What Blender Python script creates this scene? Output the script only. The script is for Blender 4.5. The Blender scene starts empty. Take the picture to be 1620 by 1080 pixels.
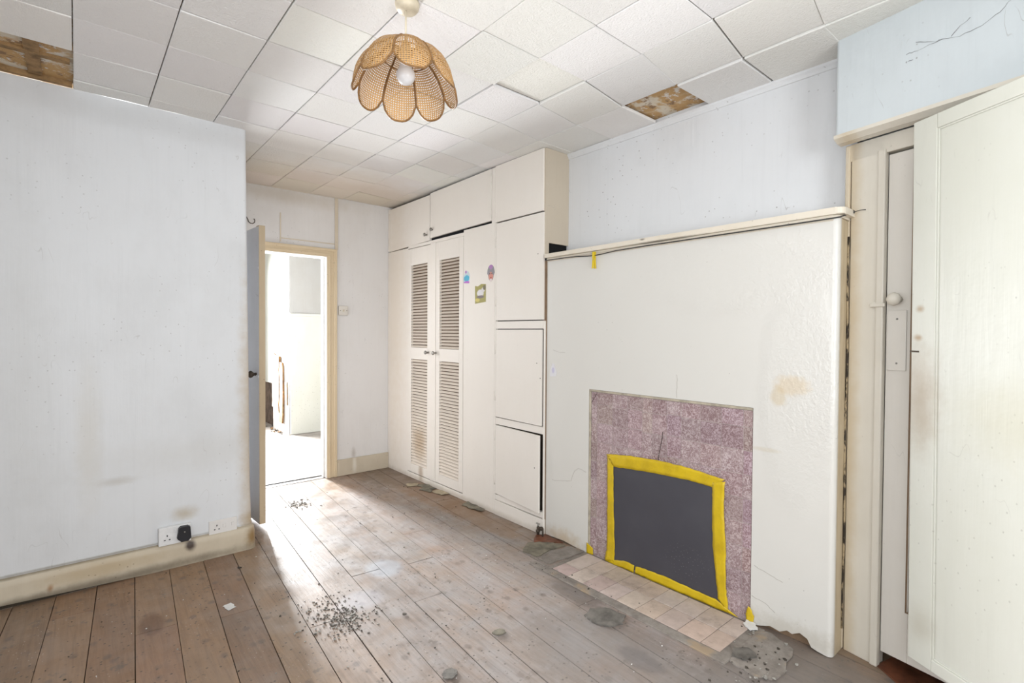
import bpy, bmesh, math, random
from mathutils import Vector, Matrix, noise as mnoise
random.seed(7)
scene = bpy.context.scene
COL = scene.collection
V = Vector
PI = math.pi

# ------------------------------------------------------------------ objects
def tag(o, label=None, cat=None, group=None, kind=None):
    if label: o['label'] = label
    if cat: o['category'] = cat
    if group: o['group'] = group
    if kind: o['kind'] = kind
    return o

def thing(name, loc, label, cat, group=None, kind=None):
    o = bpy.data.objects.new(name, None)
    o.empty_display_size = 0.05
    COL.objects.link(o)
    o.location = loc
    return tag(o, label, cat, group, kind)

def world_of(o):
    p = V((0, 0, 0))
    while o is not None:
        p += o.location
        o = o.parent
    return p

class MB:
    """collects geometry in world coordinates and links it as one mesh object"""
    def __init__(self):
        self.bm = bmesh.new()
        self.col = None
    def face(self, pts, mi=0, tone=None):
        vs = [self.bm.verts.new(p) for p in pts]
        f = self.bm.faces.new(vs)
        f.material_index = mi
        if tone is not None:
            if self.col is None:
                self.col = self.bm.loops.layers.color.new('tone')
            for l in f.loops: l[self.col] = (tone[0], tone[1], tone[2], 1)
        return f
    def hexa(self, p, mi=0, bev=0, tone=None):
        """p: 8 points, bottom 4 ccw then top 4 ccw"""
        bm = self.bm
        v = [bm.verts.new(q) for q in p]
        fs = []
        for idx in ((3, 2, 1, 0), (4, 5, 6, 7), (0, 1, 5, 4), (1, 2, 6, 5), (2, 3, 7, 6), (3, 0, 4, 7)):
            f = bm.faces.new([v[i] for i in idx]); f.material_index = mi; fs.append(f)
        if tone is not None:
            if self.col is None: self.col = bm.loops.layers.color.new('tone')
            for f in fs:
                for l in f.loops: l[self.col] = (tone[0], tone[1], tone[2], 1)
        if bev:
            es = list({e for f in fs for e in f.edges})
            r = bmesh.ops.bevel(bm, geom=es, offset=bev, segments=2, profile=.5, affect='EDGES')
            for f in r['faces']:
                f.material_index = mi
                if tone is not None:
                    for l in f.loops: l[self.col] = (tone[0], tone[1], tone[2], 1)
        return self
    def box(self, x0, x1, y0, y1, z0, z1, mi=0, bev=0, tone=None):
        return self.hexa([(x0,y0,z0),(x1,y0,z0),(x1,y1,z0),(x0,y1,z0),(x0,y0,z1),(x1,y0,z1),(x1,y1,z1),(x0,y1,z1)], mi, bev, tone)
    def obox(self, o, a, b, c, mi=0, bev=0, tone=None):
        o, a, b, c = V(o), V(a), V(b), V(c)
        return self.hexa([o, o+a, o+a+b, o+b, o+c, o+a+c, o+a+b+c, o+b+c], mi, bev, tone)
    def prism(self, pts, ext, mi=0, bev=0):
        bm = self.bm; ext = V(ext)
        a = [bm.verts.new(p) for p in pts]; b = [bm.verts.new(V(p)+ext) for p in pts]
        fs = [bm.faces.new(a[::-1]), bm.faces.new(b)]
        n = len(pts)
        for i in range(n):
            fs.append(bm.faces.new([a[i], a[(i+1) % n], b[(i+1) % n], b[i]]))
        for f in fs: f.material_index = mi
        if bev:
            es = list({e for f in fs[:2] for e in f.edges})
            r = bmesh.ops.bevel(bm, geom=es, offset=bev, segments=2, profile=.5, affect='EDGES')
            for f in r['faces']: f.material_index = mi
        return self
    def tube(self, pts, r, n=8, mi=0, cap=True):
        bm = self.bm; pts = [V(p) for p in pts]
        rs = r if isinstance(r, (list, tuple)) else [r]*len(pts)
        rings = []; up = None
        for i, p in enumerate(pts):
            t = (pts[min(i+1, len(pts)-1)] - pts[max(i-1, 0)]).normalized()
            if up is None:
                up = t.orthogonal().normalized()
            up = (up - t*up.dot(t))
            up = up.normalized() if up.length > 1e-6 else t.orthogonal().normalized()
            w = t.cross(up)
            rings.append([bm.verts.new(p + rs[i]*(math.cos(2*PI*k/n)*up + math.sin(2*PI*k/n)*w)) for k in range(n)])
        for a, b in zip(rings, rings[1:]):
            for k in range(n):
                f = bm.faces.new([a[k], a[(k+1) % n], b[(k+1) % n], b[k]]); f.material_index = mi; f.smooth = True
        if cap:
            for rg in (rings[0][::-1], rings[-1]):
                f = bm.faces.new(rg); f.material_index = mi
        return self
    def lathe(self, o, ax, prof, n=20, mi=0):
        """prof: (radius, distance along axis)"""
        bm = self.bm; o = V(o); ax = V(ax).normalized()
        u = ax.orthogonal().normalized(); w = ax.cross(u); rings = []
        for r, h in prof:
            if r < 1e-5: rings.append([bm.verts.new(o+ax*h)])
            else: rings.append([bm.verts.new(o+ax*h+r*(math.cos(2*PI*k/n)*u+math.sin(2*PI*k/n)*w)) for k in range(n)])
        for a, b in zip(rings, rings[1:]):
            for k in range(n):
                k2 = (k+1) % n
                if len(a) == 1 and len(b) == 1: continue
                q = [a[0], b[k2], b[k]] if len(a) == 1 else [a[k], a[k2], b[0]] if len(b) == 1 else [a[k], a[k2], b[k2], b[k]]
                f = bm.faces.new(q); f.material_index = mi; f.smooth = True
        return self
    def build(self, name, mats, parent=None, label=None, cat=None, group=None, kind=None, smooth=False, weld=False, origin=None):
        bm = self.bm
        if weld: bmesh.ops.remove_doubles(bm, verts=bm.verts, dist=1e-5)
        bmesh.ops.recalc_face_normals(bm, faces=bm.faces)
        me = bpy.data.meshes.new(name)
        if parent is not None: off = world_of(parent)
        elif origin is not None: off = V(origin)
        else:
            xs = [v.co for v in bm.verts]
            off = V((sum(v.x for v in xs)/len(xs), sum(v.y for v in xs)/len(xs), min(v.z for v in xs)))
        for v in bm.verts: v.co -= off
        bm.to_mesh(me); bm.free()
        if not isinstance(mats, (list, tuple)): mats = [mats]
        for m in mats: me.materials.append(m)
        if smooth:
            for p in me.polygons: p.use_smooth = True
        o = bpy.data.objects.new(name, me)
        COL.objects.link(o)
        if parent is not None: o.parent = parent
        else: o.location = off
        return tag(o, label, cat, group, kind)

# ------------------------------------------------------------------ materials
class NT:
    def __init__(self, name, rough=.6, spec=.35):
        self.m = bpy.data.materials.new(name); self.m.use_nodes = True
        self.t = self.m.node_tree; self.t.nodes.clear()
        self.out = self.n('ShaderNodeOutputMaterial'); self.b = self.n('ShaderNodeBsdfPrincipled')
        self.l(self.b.outputs[0], self.out.inputs[0])
        self.b.inputs['Roughness'].default_value = rough
        self.b.inputs['Specular IOR Level'].default_value = spec
        self.pos = self.n('ShaderNodeNewGeometry').outputs['Position']
    def n(self, k): return self.t.nodes.new(k)
    def l(self, a, b): self.t.links.new(a, b)
    def setin(self, s, v):
        if hasattr(v, 'is_output') or isinstance(v, bpy.types.NodeSocket): self.l(v, s)
        elif isinstance(v, (tuple, list)) and len(v) == 3 and s.type == 'RGBA': s.default_value = (*v, 1)
        else: s.default_value = v
    def mapv(self, sc=(1, 1, 1), loc=(0, 0, 0), rot=(0, 0, 0), vec=None):
        m = self.n('ShaderNodeMapping'); self.l(vec or self.pos, m.inputs[0])
        m.inputs['Location'].default_value = loc; m.inputs['Rotation'].default_value = rot; m.inputs['Scale'].default_value = sc
        return m.outputs[0]
    def noise(self, scale=5, detail=4, rough=.6, vec=None, dist=0):
        n = self.n('ShaderNodeTexNoise'); self.l(vec or self.pos, n.inputs['Vector'])
        n.inputs['Scale'].default_value = scale; n.inputs['Detail'].default_value = detail
        n.inputs['Roughness'].default_value = rough; n.inputs['Distortion'].default_value = dist
        return n.outputs['Fac']
    def wallvec(self):
        sx = self.n('ShaderNodeSeparateXYZ'); self.l(self.pos, sx.inputs[0])
        cb_ = self.n('ShaderNodeCombineXYZ'); self.l(self.math('ADD', sx.outputs[0], sx.outputs[1]), cb_.inputs[0]); self.l(sx.outputs[2], cb_.inputs[1])
        return cb_.outputs[0]
    def voro(self, scale=10, vec=None, feature='F1', rnd=1):
        n = self.n('ShaderNodeTexVoronoi'); self.l(vec or self.pos, n.inputs['Vector']); n.voronoi_dimensions = '2D'
        n.feature = feature; n.inputs['Scale'].default_value = scale; n.inputs['Randomness'].default_value = rnd
        return n.outputs['Distance']
    def ramp(self, f, a, b, va=0., vb=1.):
        m = self.n('ShaderNodeMapRange'); m.interpolation_type = 'SMOOTHSTEP'
        self.l(f, m.inputs[0])
        m.inputs[1].default_value = a; m.inputs[2].default_value = b; m.inputs[3].default_value = va; m.inputs[4].default_value = vb
        return m.outputs[0]
    def math(self, op, a, b=0.):
        m = self.n('ShaderNodeMath'); m.operation = op
        self.setin(m.inputs[0], a); self.setin(m.inputs[1], b)
        return m.outputs[0]
    def mix(self, f, a, b, mode='MIX'):
        m = self.n('ShaderNodeMix'); m.data_type = 'RGBA'; m.blend_type = mode
        self.setin(m.inputs[0], f); self.setin(m.inputs[6], a); self.setin(m.inputs[7], b)
        return m.outputs[2]
    def spot(self, c, r, warp=.5, soft=.35, nscale=9):
        """irregular patch of its own shape around a place on a surface"""
        s = tuple(1/q for q in r)
        v = self.mapv(sc=s, loc=tuple(-p*q for p, q in zip(c, s)))
        ln = self.n('ShaderNodeVectorMath'); ln.operation = 'LENGTH'; self.l(v, ln.inputs[0])
        nz = self.noise(nscale, 5, .65)
        d = self.math('ADD', ln.outputs['Value'], self.math('MULTIPLY', self.math('SUBTRACT', nz, .5), warp*2))
        return self.ramp(d, 1-soft, 1+soft*.3, 1, 0)
    def color(self, c): self.setin(self.b.inputs['Base Color'], c)
    def bump(self, h, strength=.3, dist=.01):
        b = self.n('ShaderNodeBump'); b.inputs['Strength'].default_value = strength; b.inputs['Distance'].default_value = dist
        self.l(h, b.inputs['Height']); self.l(b.outputs[0], self.b.inputs['Normal'])

def simple(name, col, rough=.5, metal=0, var=.12, scale=20, bump=0):
    k = NT(name, rough)
    c2 = tuple(max(0, q*(1-var*2)) for q in col)
    k.color(k.mix(k.ramp(k.noise(scale, 5), .3, .75), col, c2))
    k.b.inputs['Metallic'].default_value = metal
    if bump: k.bump(k.noise(scale*4, 4), bump, .004)
    return k.m

def wall_paint(name, col, grime, streak='z', stains_and_shade=(), rough=.55, fine=1.0, specks=.35, lump=0.25, bs=1.):
    k = NT(name, rough, .3)
    st = {'z': (1, 1, .05)}[streak]
    broad = k.ramp(k.math('ADD', k.math('MULTIPLY', k.noise(1.7, 5, .6), .6), k.math('MULTIPLY', k.noise(6, 5, .65, k.mapv(sc=(1, 1, .5))), .4)), .42, .66)
    c = k.mix(k.math('MULTIPLY', broad, .35), col, grime)
    brush = k.noise(38, 3, .6, k.mapv(sc=st))
    c = k.mix(k.math('MULTIPLY', k.ramp(brush, .5, .85), .22*bs), c, tuple(q*.82 for q in col))
    sp = k.ramp(k.math('ADD', k.voro(15, k.wallvec()), k.math('MULTIPLY', k.noise(120, 2), .04)), .045, .085, 1, 0)
    spm = k.math('MULTIPLY', sp, k.ramp(k.noise(2.3, 3), .47, .66))
    c = k.mix(k.math('MULTIPLY', spm, specks), c, (.13, .11, .09))
    sn = k.noise(9, 2, .5, k.mapv(sc=(1, 1, .35), rot=(.3, .5, .2)), dist=.5)
    scr = k.ramp(sn, .495, .5)
    scr2 = k.ramp(sn, .5, .505, 1, 0)
    scm = k.math('MULTIPLY', k.math('MULTIPLY', scr, scr2), k.ramp(k.noise(6, 3), .58, .66))
    c = k.mix(k.math('MULTIPLY', scm, .28*fine), c, (.3, .28, .26))
    for (p, r, sc, amt) in stains_and_shade:
        c = k.mix(k.math('MULTIPLY', k.spot(p, tuple(q*1.25 for q in r), .45, .95, 14), amt*.8), c, sc)
    k.color(c)
    h = k.math('ADD', k.math('MULTIPLY', brush, .5), k.math('MULTIPLY', k.noise(6, 4), 1.2))
    k.bump(h, lump, .006)
    return k.m

TAN = (.42, .32, .2); BROWN = (.2, .12, .06); DIRT = (.13, .11, .09)
M = {}
WB = (.70, .715, .735)
M['wall_left'] = wall_paint('blue_white_wall_paint', (.70, .715, .735), (.56, .565, .57), stains_and_shade=[
    ((.46, 3.353, .285), (.055, .2, .035), (.42, .34, .22), .8),
    ((.80, 3.353, .72), (.06, .2, .8), (.48, .38, .26), .9), ((.80, 3.353, .17), (.05, .2, .06), (.4, .3, .18), 1.),
    ((.55, 3.353, .62), (.5, .2, .10), (.52, .50, .46), .3), ((-.2, 3.353, 1.1), (.12, .2, .8), (.55, .55, .54), .35), ((.3, 3.353, 2.42), (.7, .2, .06), (.5, .5, .5), .4),
    ((.16, 3.353, .52), (.08, .2, .02), (.4, .36, .3), .45), ((.05, 3.353, .75), (.05, .2, .35), (.55, .5, .4), .35),
    ((.1, 3.353, .147), (.7, .2, .007), (.2, .17, .12), .8)])
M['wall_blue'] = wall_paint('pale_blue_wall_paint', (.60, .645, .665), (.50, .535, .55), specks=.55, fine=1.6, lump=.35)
M['wall_alcove'] = wall_paint('white_chimney_wall_paint', (.71, .72, .735), (.58, .59, .6), specks=.7, fine=1.5, lump=.45)
M['wall_far'] = wall_paint('off_white_end_wall_paint', (.72, .70, .685), (.62, .585, .55), stains_and_shade=[
    ((1.95, 4.52, .18), (.02, .2, .05), (.3, .25, .2), .6), ((1.35, 4.5, 2.45), (.6, .3, .07), (.5, .43, .33), .55)], rough=.6)
M['chimney'] = None
M['skirting'] = wall_paint('cream_skirting_paint', (.58, .51, .40), (.38, .30, .2), rough=.45, specks=.9, stains_and_shade=[
    ((.485, 3.34, .105), (.024, .06, .028), (.07, .05, .04), 1.7), ((-.1, 3.34, .05), (.012, .05, .02), (.3, .12, .02), .9),
    ((.80, 3.35, .07), (.035, .1, .06), (.28, .18, .08), 1.3), ((0, 3.34, .015), (.9, .1, .028), (.17, .14, .1), 1.1), ((0, 3.34, .14), (.85, .1, .007), (.2, .17, .12), 1.), ((.1, 3.34, .09), (.25, .1, .04), (.42, .31, .17), .7),
    ((1.95, 4.5, .09), (.02, .1, .08), (.8, .78, .72), .7)])
M['trim'] = wall_paint('yellowed_door_trim_paint', (.66, .54, .37), (.5, .38, .22), rough=.4, specks=.5)
M['strip'] = wall_paint('dull_strip_paint', (.66, .59, .48), (.45, .36, .25), rough=.5, specks=.8)
M['closet'] = wall_paint('cream_closet_paint', (.68, .64, .56), (.57, .52, .43), rough=.35, specks=.3, stains_and_shade=[
    ((2.415, .70, 1.0), (.2, .035, 3), (.5, .38, .22), .8)])  # tan band down the jamb, contact shade of the chimney corner painted in
M['closet_leaf'] = wall_paint('cream_closet_leaf_paint', (.72, .685, .63), (.63, .585, .51), rough=.35, specks=.25)
M['front_leaf'] = wall_paint('greenish_cream_door_paint', (.60, .60, .54), (.54, .54, .46), rough=.33, specks=.3, stains_and_shade=[
    ((2.24, .43, 1.08), (.05, .06, .17), (.3, .2, .11), .7), ((2.10, .2, 1.05), (.12, .2, .12), (.5, .47, .34), .5),
    ((2.25, .44, 1.3), (.01, .02, .01), (.3, .17, .05), .9), ((2.25, .43, 1.4), (.01, .02, .012), (.3, .17, .05), .9),
    ((2.24, .42, .3), (.04, .05, .06), (.3, .25, .17), .4)])
M['cupboard'] = wall_paint('cream_cupboard_paint', (.83, .785, .725), (.79, .74, .67), rough=.38, specks=.12, fine=.3, lump=.05, bs=.35, stains_and_shade=[
    ((2.29, 4.4, 1.6), (.1, .22, 1.6), (.66, .55, .41), .55), ((2.29, 3.9, .08), (.1, .04, .12), (.3, .19, .09), .75),
    ((2.29, 3.4, .01), (.1, 1.3, .025), (.35, .28, .2), .6)])
M['louvre'] = wall_paint('cream_louvre_paint', (.79, .71, .62), (.72, .63, .52), rough=.4, specks=.1, fine=.2, lump=.05, bs=.4, stains_and_shade=[
    ((2.29, 3.94, .33), (.1, .10, .14), (.45, .28, .12), .7)])
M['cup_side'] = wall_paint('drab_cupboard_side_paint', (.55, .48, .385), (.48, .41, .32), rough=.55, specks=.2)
M['mantel'] = wall_paint('cream_mantel_paint', (.74, .68, .58), (.63, .55, .42), rough=.3, specks=.4, stains_and_shade=[
    ((2.28, 1.5, 1.786), (.05, .22, .005), (.1, .08, .06), .8), ((2.28, 1.62, 1.806), (.03, .014, .005), (.08, .06, .05), .9)])
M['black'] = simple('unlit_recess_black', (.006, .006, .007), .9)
M['gap'] = simple('dark_gap_fill', (.05, .038, .026), .9)
M['carcass'] = simple('brown_timber_carcass', (.24, .17, .115), .85)
M['brown_gap'] = simple('raw_wood_edge', (.24, .16, .1), .8)

# chimney breast gloss paint: blistered old lining paper under gloss
k = NT('glossy_cream_chimney_paint', .28, .5)
c = k.mix(k.math('MULTIPLY', k.ramp(k.noise(1.5, 2), .3, .8), .3), (.70, .685, .645), (.67, .65, .605))
c = k.mix(k.math('MULTIPLY', k.spot((2.31, .88, 1.09), (.2, .075, .05), .6, .5, 22), .55), c, (.66, .53, .35))
c = k.mix(k.math('MULTIPLY', k.spot((2.31, .93, 1.04), (.2, .04, .05), .6, .5, 25), .55), c, (.62, .51, .34))
c = k.mix(k.math('MULTIPLY', k.spot((2.31, .98, .80), (.2, .08, .012), .4, .6, 12), .4), c, (.6, .53, .4))
c = k.mix(k.math('MULTIPLY', k.spot((2.31, .85, .04), (.2, .3, .06), .8, .95, 40), .45), c, (.45, .4, .32))
c = k.mix(k.math('MULTIPLY', k.spot((2.31, 2.2, .02), (.2, .2, .07), .7, .95, 25), .6), c, (.5, .36, .2))
sp = k.math('MULTIPLY', k.ramp(k.voro(11, k.wallvec()), .01, .03, 1, 0), k.ramp(k.noise(2.9, 3), .56, .7))
c = k.mix(k.math('MULTIPLY', sp, .6), c, (.12, .1, .08))
k.color(c)
patch = k.math('MAXIMUM', k.spot((2.31, 1.15, 1.58), (.3, .50, .19), .26, .3, 6), k.spot((2.31, .85, 1.05), (.3, .17, .55), .22, .28, 6))
fine = k.noise(58, 3, .6)
lump = k.noise(7, 3, .5)
h = k.math('ADD', k.math('MULTIPLY', k.math('MULTIPLY', fine, patch), k.ramp(k.noise(3.3, 2), .3, .7, .45, 1.25)), k.math('ADD', k.math('MULTIPLY', patch, .75), k.math('MULTIPLY', lump, .5)))
k.bump(h, .5, .006)
k.setin(k.b.inputs['Roughness'], k.ramp(k.noise(4, 3), .3, .7, .21, .26))
M['chimney'] = k.m

k = NT('chimney_side_stained_shaded_paint', .45, .4)
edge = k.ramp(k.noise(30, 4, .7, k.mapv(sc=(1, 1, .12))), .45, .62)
c = k.mix(k.math('MULTIPLY', edge, .5), (.55, .455, .315), (.40, .31, .19))  # tan taken darker, the side's shade put into the paint
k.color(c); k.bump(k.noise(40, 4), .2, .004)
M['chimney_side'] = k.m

# sealant line, black mould in patches
k = NT('mouldy_sealant', .7)
k.color(k.mix(k.ramp(k.noise(26, 4, .7, k.mapv(sc=(1, 1, .5))), .42, .54), (.36, .28, .17), (.03, .022, .015)))
M['mould'] = k.m

# ceiling tiles: stippled polystyrene
k = NT('stippled_ceiling_tile', .8, .2)
vc = k.n('ShaderNodeVertexColor'); vc.layer_name = 'tone'
c = k.mix(k.math('MULTIPLY', k.ramp(k.noise(2.2, 4), .45, .8), .25), (.84, .84, .835), (.77, .76, .74))
nico = k.math('MULTIPLY', k.spot((1.55, 4.5, 2.5), (1.6, .95, .5), .25, .6, 3), .65)
c = k.mix(nico, c, (.60, .49, .36))
sp = k.math('MULTIPLY', k.ramp(k.voro(12), .012, .04, 1, 0), k.ramp(k.noise(3.3, 3), .56, .7))
c = k.mix(k.math('MULTIPLY', sp, .5), c, (.16, .13, .1))
c = k.mix(1., c, vc.outputs[0], 'MULTIPLY')
k.color(c)
k.bump(k.math('ADD', k.noise(110, 3, .7), k.math('MULTIPLY', k.noise(40, 2), .5)), .75, .005)
M['tile'] = k.m

k = NT('stained_old_ceiling_board', .85, .2)
n1 = k.noise(6, 5, .6, dist=.5)
c = k.mix(k.ramp(n1, .44, .54), (.66, .59, .48), (.50, .32, .15))
c = k.mix(k.ramp(k.noise(14, 5, .7, k.mapv(loc=(3, 1, 0))), .56, .64), c, (.27, .17, .1))
c = k.mix(k.ramp(k.noise(20, 4, .7, k.mapv(loc=(7, 2, 0))), .56, .62), c, (.66, .62, .57))
k.color(c); k.bump(n1, .6, .01)
M['ceiling_board'] = k.m

# floorboards
ANG = .07
k = NT('worn_floorboards', .5, .5)
vc = k.n('ShaderNodeVertexColor'); vc.layer_name = 'tone'
gv = k.mapv(sc=(1, .06, 1), rot=(0, 0, ANG))
g1 = k.noise(60, 5, .65, gv, dist=.4)
g2 = k.noise(9, 4, .6, k.mapv(sc=(1, .22, 1), rot=(0, 0, ANG)))
wood = k.mix(k.math('MULTIPLY', k.ramp(g1, .35, .72), .55), (.315, .20, .122), (.18, .115, .072))
wood = k.mix(k.math('MULTIPLY', k.ramp(g2, .4, .75), .5), wood, (.26, .195, .15))
wood = k.mix(1., wood, vc.outputs[0], 'MULTIPLY')
# worn dusty track, with glare of the hall light painted in as grey
trk = k.spot((1.55, 2.2, 0), (.95, 2.6, 5), .35, .55, 3)
glare_dust = k.math('MULTIPLY', trk, k.ramp(k.noise(4.5, 5, .7), .25, .7, .35, .85))
wood = k.mix(glare_dust, wood, k.mix(k.ramp(g1, .3, .8), (.335, .318, .316), (.235, .222, .218)))
kn = k.math('MULTIPLY', k.ramp(k.math('ADD', k.voro(8.5, k.mapv(sc=(1, .8, 1), loc=(4, 7, 0))), k.math('MULTIPLY', k.noise(45, 3), .12)), .12, .24, 1, 0), k.ramp(k.noise(3.7, 2, .5, k.mapv(loc=(1, 8, 0))), .4, .6))
wood = k.mix(k.math('MULTIPLY', kn, .6), wood, (.13, .10, .085))
blot = k.ramp(k.noise(11, 4, .7, k.mapv(loc=(5, 3, 0))), .6, .7)
wood = k.mix(k.math('MULTIPLY', blot, .65), wood, (.13, .105, .085))
spk = k.math('MULTIPLY', k.ramp(k.math('ADD', k.voro(20), k.math('MULTIPLY', k.noise(90, 3), .1)), .09, .17, 1, 0), k.ramp(k.noise(5, 3), .42, .6))
fine_ = k.math('MULTIPLY', k.ramp(k.noise(75, 3, .6), .62, .7), k.ramp(k.noise(3.3, 4, .6, k.mapv(loc=(2, 6, 0))), .4, .65))
wood = k.mix(k.math('MULTIPLY', fine_, .6), wood, (.09, .075, .06))
wood = k.mix(k.math('MULTIPLY', spk, .85), wood, (.07, .055, .045))
spk2 = k.math('MULTIPLY', k.ramp(k.voro(27, k.mapv(loc=(2, 2, 0))), .03, .06, 1, 0), k.ramp(k.noise(4, 3, .5, k.mapv(loc=(9, 1, 0))), .5, .64))
wood = k.mix(k.math('MULTIPLY', spk2, .7), wood, (.6, .57, .52))
for (p, r, sc, amt) in [((1.29, 2.6, 0), (.10, .13, .1), (.42, .46, .52), .5), ((1.05, 2.35, 0), (.13, .1, .1), (.45, .45, .5), .35),
                        ((.25, 2.75, 0), (.05, .12, .1), (.14, .07, .04), .6), ((2.17, 3.6, 0), (.16, .9, .1), (.25, .15, .085), .65),
                        ((2.0, .75, 0), (.5, .35, .2), (.17, .155, .145), .7), ((2.2, 4.2, 0), (.3, .4, .1), (.15, .12, .095), .6), ((1.90, 1.72, 0), (.07, .2, .1), (.12, .1, .09), .6), ((1.72, 1.2, 0), (.06, .12, .1), (.1, .085, .09), .55), ((2.16, 2.9, 0), (.12, .6, .1), (.24, .15, .09), .6), ((1.62, 1.3, 0), (.3, .5, .2), (.19, .175, .165), .5)]:
    wood = k.mix(k.math('MULTIPLY', k.spot(p, r), amt), wood, sc)
k.color(wood)
k.bump(k.math('ADD', g1, k.math('MULTIPLY', k.noise(30, 4), .6)), .28, .004)
k.setin(k.b.inputs['Roughness'], k.ramp(k.noise(7, 4), .3, .7, .34, .6))
M['floor'] = k.m

k = NT('grey_concrete', .85, .2)
n1 = k.noise(14, 6, .7)
c = k.mix(k.ramp(n1, .3, .75), (.30, .27, .24), (.18, .155, .135))
c = k.mix(k.ramp(k.noise(6, 4), .55, .7), c, (.34, .26, .18))
k.color(c); k.bump(n1, .5, .006)
M['concrete'] = k.m

k = NT('buff_hearth_tile', .55, .35)
vc = k.n('ShaderNodeVertexColor'); vc.layer_name = 'tone'
c = k.mix(k.ramp(k.noise(18, 5, .7), .35, .75), (.60, .51, .455), (.48, .40, .35))
c = k.mix(k.math('MULTIPLY', k.ramp(k.noise(9, 4, .7, k.mapv(loc=(4, 0, 0))), .52, .7), .5), c, (.25, .2, .17))
k.color(k.mix(1., c, vc.outputs[0], 'MULTIPLY')); k.bump(k.noise(40, 4), .2, .003)
M['hearth_tile'] = k.m

k = NT('mauve_mottled_tile', .35, .5)
vc = k.n('ShaderNodeVertexColor'); vc.layer_name = 'tone'
n1 = k.noise(75, 4, .75, dist=1.5); n2 = k.noise(9, 3)
c = k.mix(k.ramp(n1, .44, .6), (.285, .19, .195), (.58, .485, .49))
c = k.mix(k.math('MULTIPLY', k.ramp(n2, .4, .75), .35), c, (.55, .46, .46))
k.color(k.mix(1., c, vc.outputs[0], 'MULTIPLY')); k.bump(n1, .12, .002)
M['mauve'] = k.m
M['grout'] = simple('pale_tile_grout', (.54, .46, .44), .8)
M['hgrout'] = simple('dark_hearth_grout', (.26, .22, .19), .9)
M['surround_edge'] = simple('tan_plaster_edge', (.52, .46, .36), .7, var=.2, bump=.3)

k = NT('charcoal_board', .45, .4)
c = k.mix(k.ramp(k.noise(3, 3), .3, .8), (.062, .06, .073), (.075, .074, .088))
sp = k.math('MULTIPLY', k.ramp(k.voro(45, k.wallvec()), .04, .1, 1, 0), k.spot((2.31, 1.36, .17), (.3, .14, .1), .8, .6, 20))
k.color(k.mix(k.math('MULTIPLY', sp, .5), c, (.3, .3, .3)))
M['board'] = k.m
k = NT('yellow_tape', .32, .5)
k.color(k.mix(k.ramp(k.noise(12, 5, .6), .35, .8), (.68, .48, .012), (.52, .35, .008)))
k.bump(k.math('ADD', k.noise(35, 4, .6, dist=1.5), k.noise(12, 2)), .5, .006)
M['tape'] = k.m
M['yellow_plastic'] = simple('yellow_plastic', (.75, .56, .03), .35, var=.1)
M['wire'] = simple('dark_wire', (.045, .045, .045), .55)
M['steel'] = simple('worn_chrome', (.42, .40, .37), .3, .9, var=.3)
M['oldmetal'] = simple('rusty_iron', (.11, .085, .065), .6, .5, var=.3)
M['white_plastic'] = simple('white_plastic', (.78, .78, .78), .35, var=.06)
M['painted_plastic'] = wall_paint('painted_over_plastic', (.72, .70, .68), (.6, .55, .46), rough=.45, specks=.8)
M['switch'] = wall_paint('grubby_switch_paint', (.66, .62, .56), (.52, .46, .38), rough=.45, specks=.8)
M['black_plastic'] = simple('black_plastic', (.018, .018, .022), .4, var=.1)
M['cream_plastic'] = simple('old_cream_plastic', (.66, .58, .44), .4, var=.12)
M['paper'] = simple('white_paper', (.75, .74, .72), .8, var=.08)
M['bulb'] = simple('frosted_glass_bulb', (.80, .81, .84), .15, var=.02)
M['rim'] = simple('split_cane_rim', (.30, .155, .055), .5, var=.25, scale=60, bump=.3)
M['red_floor'] = simple('red_stained_boards', (.23, .085, .045), .4, var=.35, scale=12, bump=.2)
M['lino'] = simple('torn_green_lino', (.25, .225, .17), .7, var=.3, scale=15)
M['lino_buff'] = simple('torn_buff_lino', (.50, .42, .29), .7, var=.2, scale=15)
M['slate'] = simple('broken_slate', (.19, .175, .155), .6, var=.3, scale=18, bump=.4)
M['rubble'] = simple('plaster_crumbs', (.42, .40, .36), .9, var=.3, scale=60)
M['chip'] = simple('dark_debris', (.09, .075, .06), .9, var=.3, scale=60)
M['wood_raw'] = simple('broken_raw_timber', (.32, .17, .06), .7, var=.35, scale=14, bump=.5)
M['hall_wall'] = wall_paint('hall_white_paint', (.34, .335, .32), (.29, .275, .24), rough=.6, stains_and_shade=[((2.03, 7.1, .42), (.3, .3, .4), (.14, .07, .03), 1.), ((2.03, 7.2, .75), (.3, .12, .3), (.2, .1, .04), .9)])
M['hall_dado'] = wall_paint('hall_pale_green_paint', (.5, .5, .45), (.45, .44, .36), rough=.5, specks=.7)
M['hall_door'] = wall_paint('pale_grey_door_paint', (.82, .82, .85), (.72, .71, .72), rough=.45)
M['door_edge'] = wall_paint('tan_door_edge_paint', (.56, .45, .31), (.36, .27, .17), rough=.5, specks=.8)
M['lining'] = simple('white_lining_paint', (.8, .79, .77), .5, var=.05)
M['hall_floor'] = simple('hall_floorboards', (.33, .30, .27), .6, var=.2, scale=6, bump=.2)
M['outer'] = simple('plain_plaster', (.68, .67, .65), .8)

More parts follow.
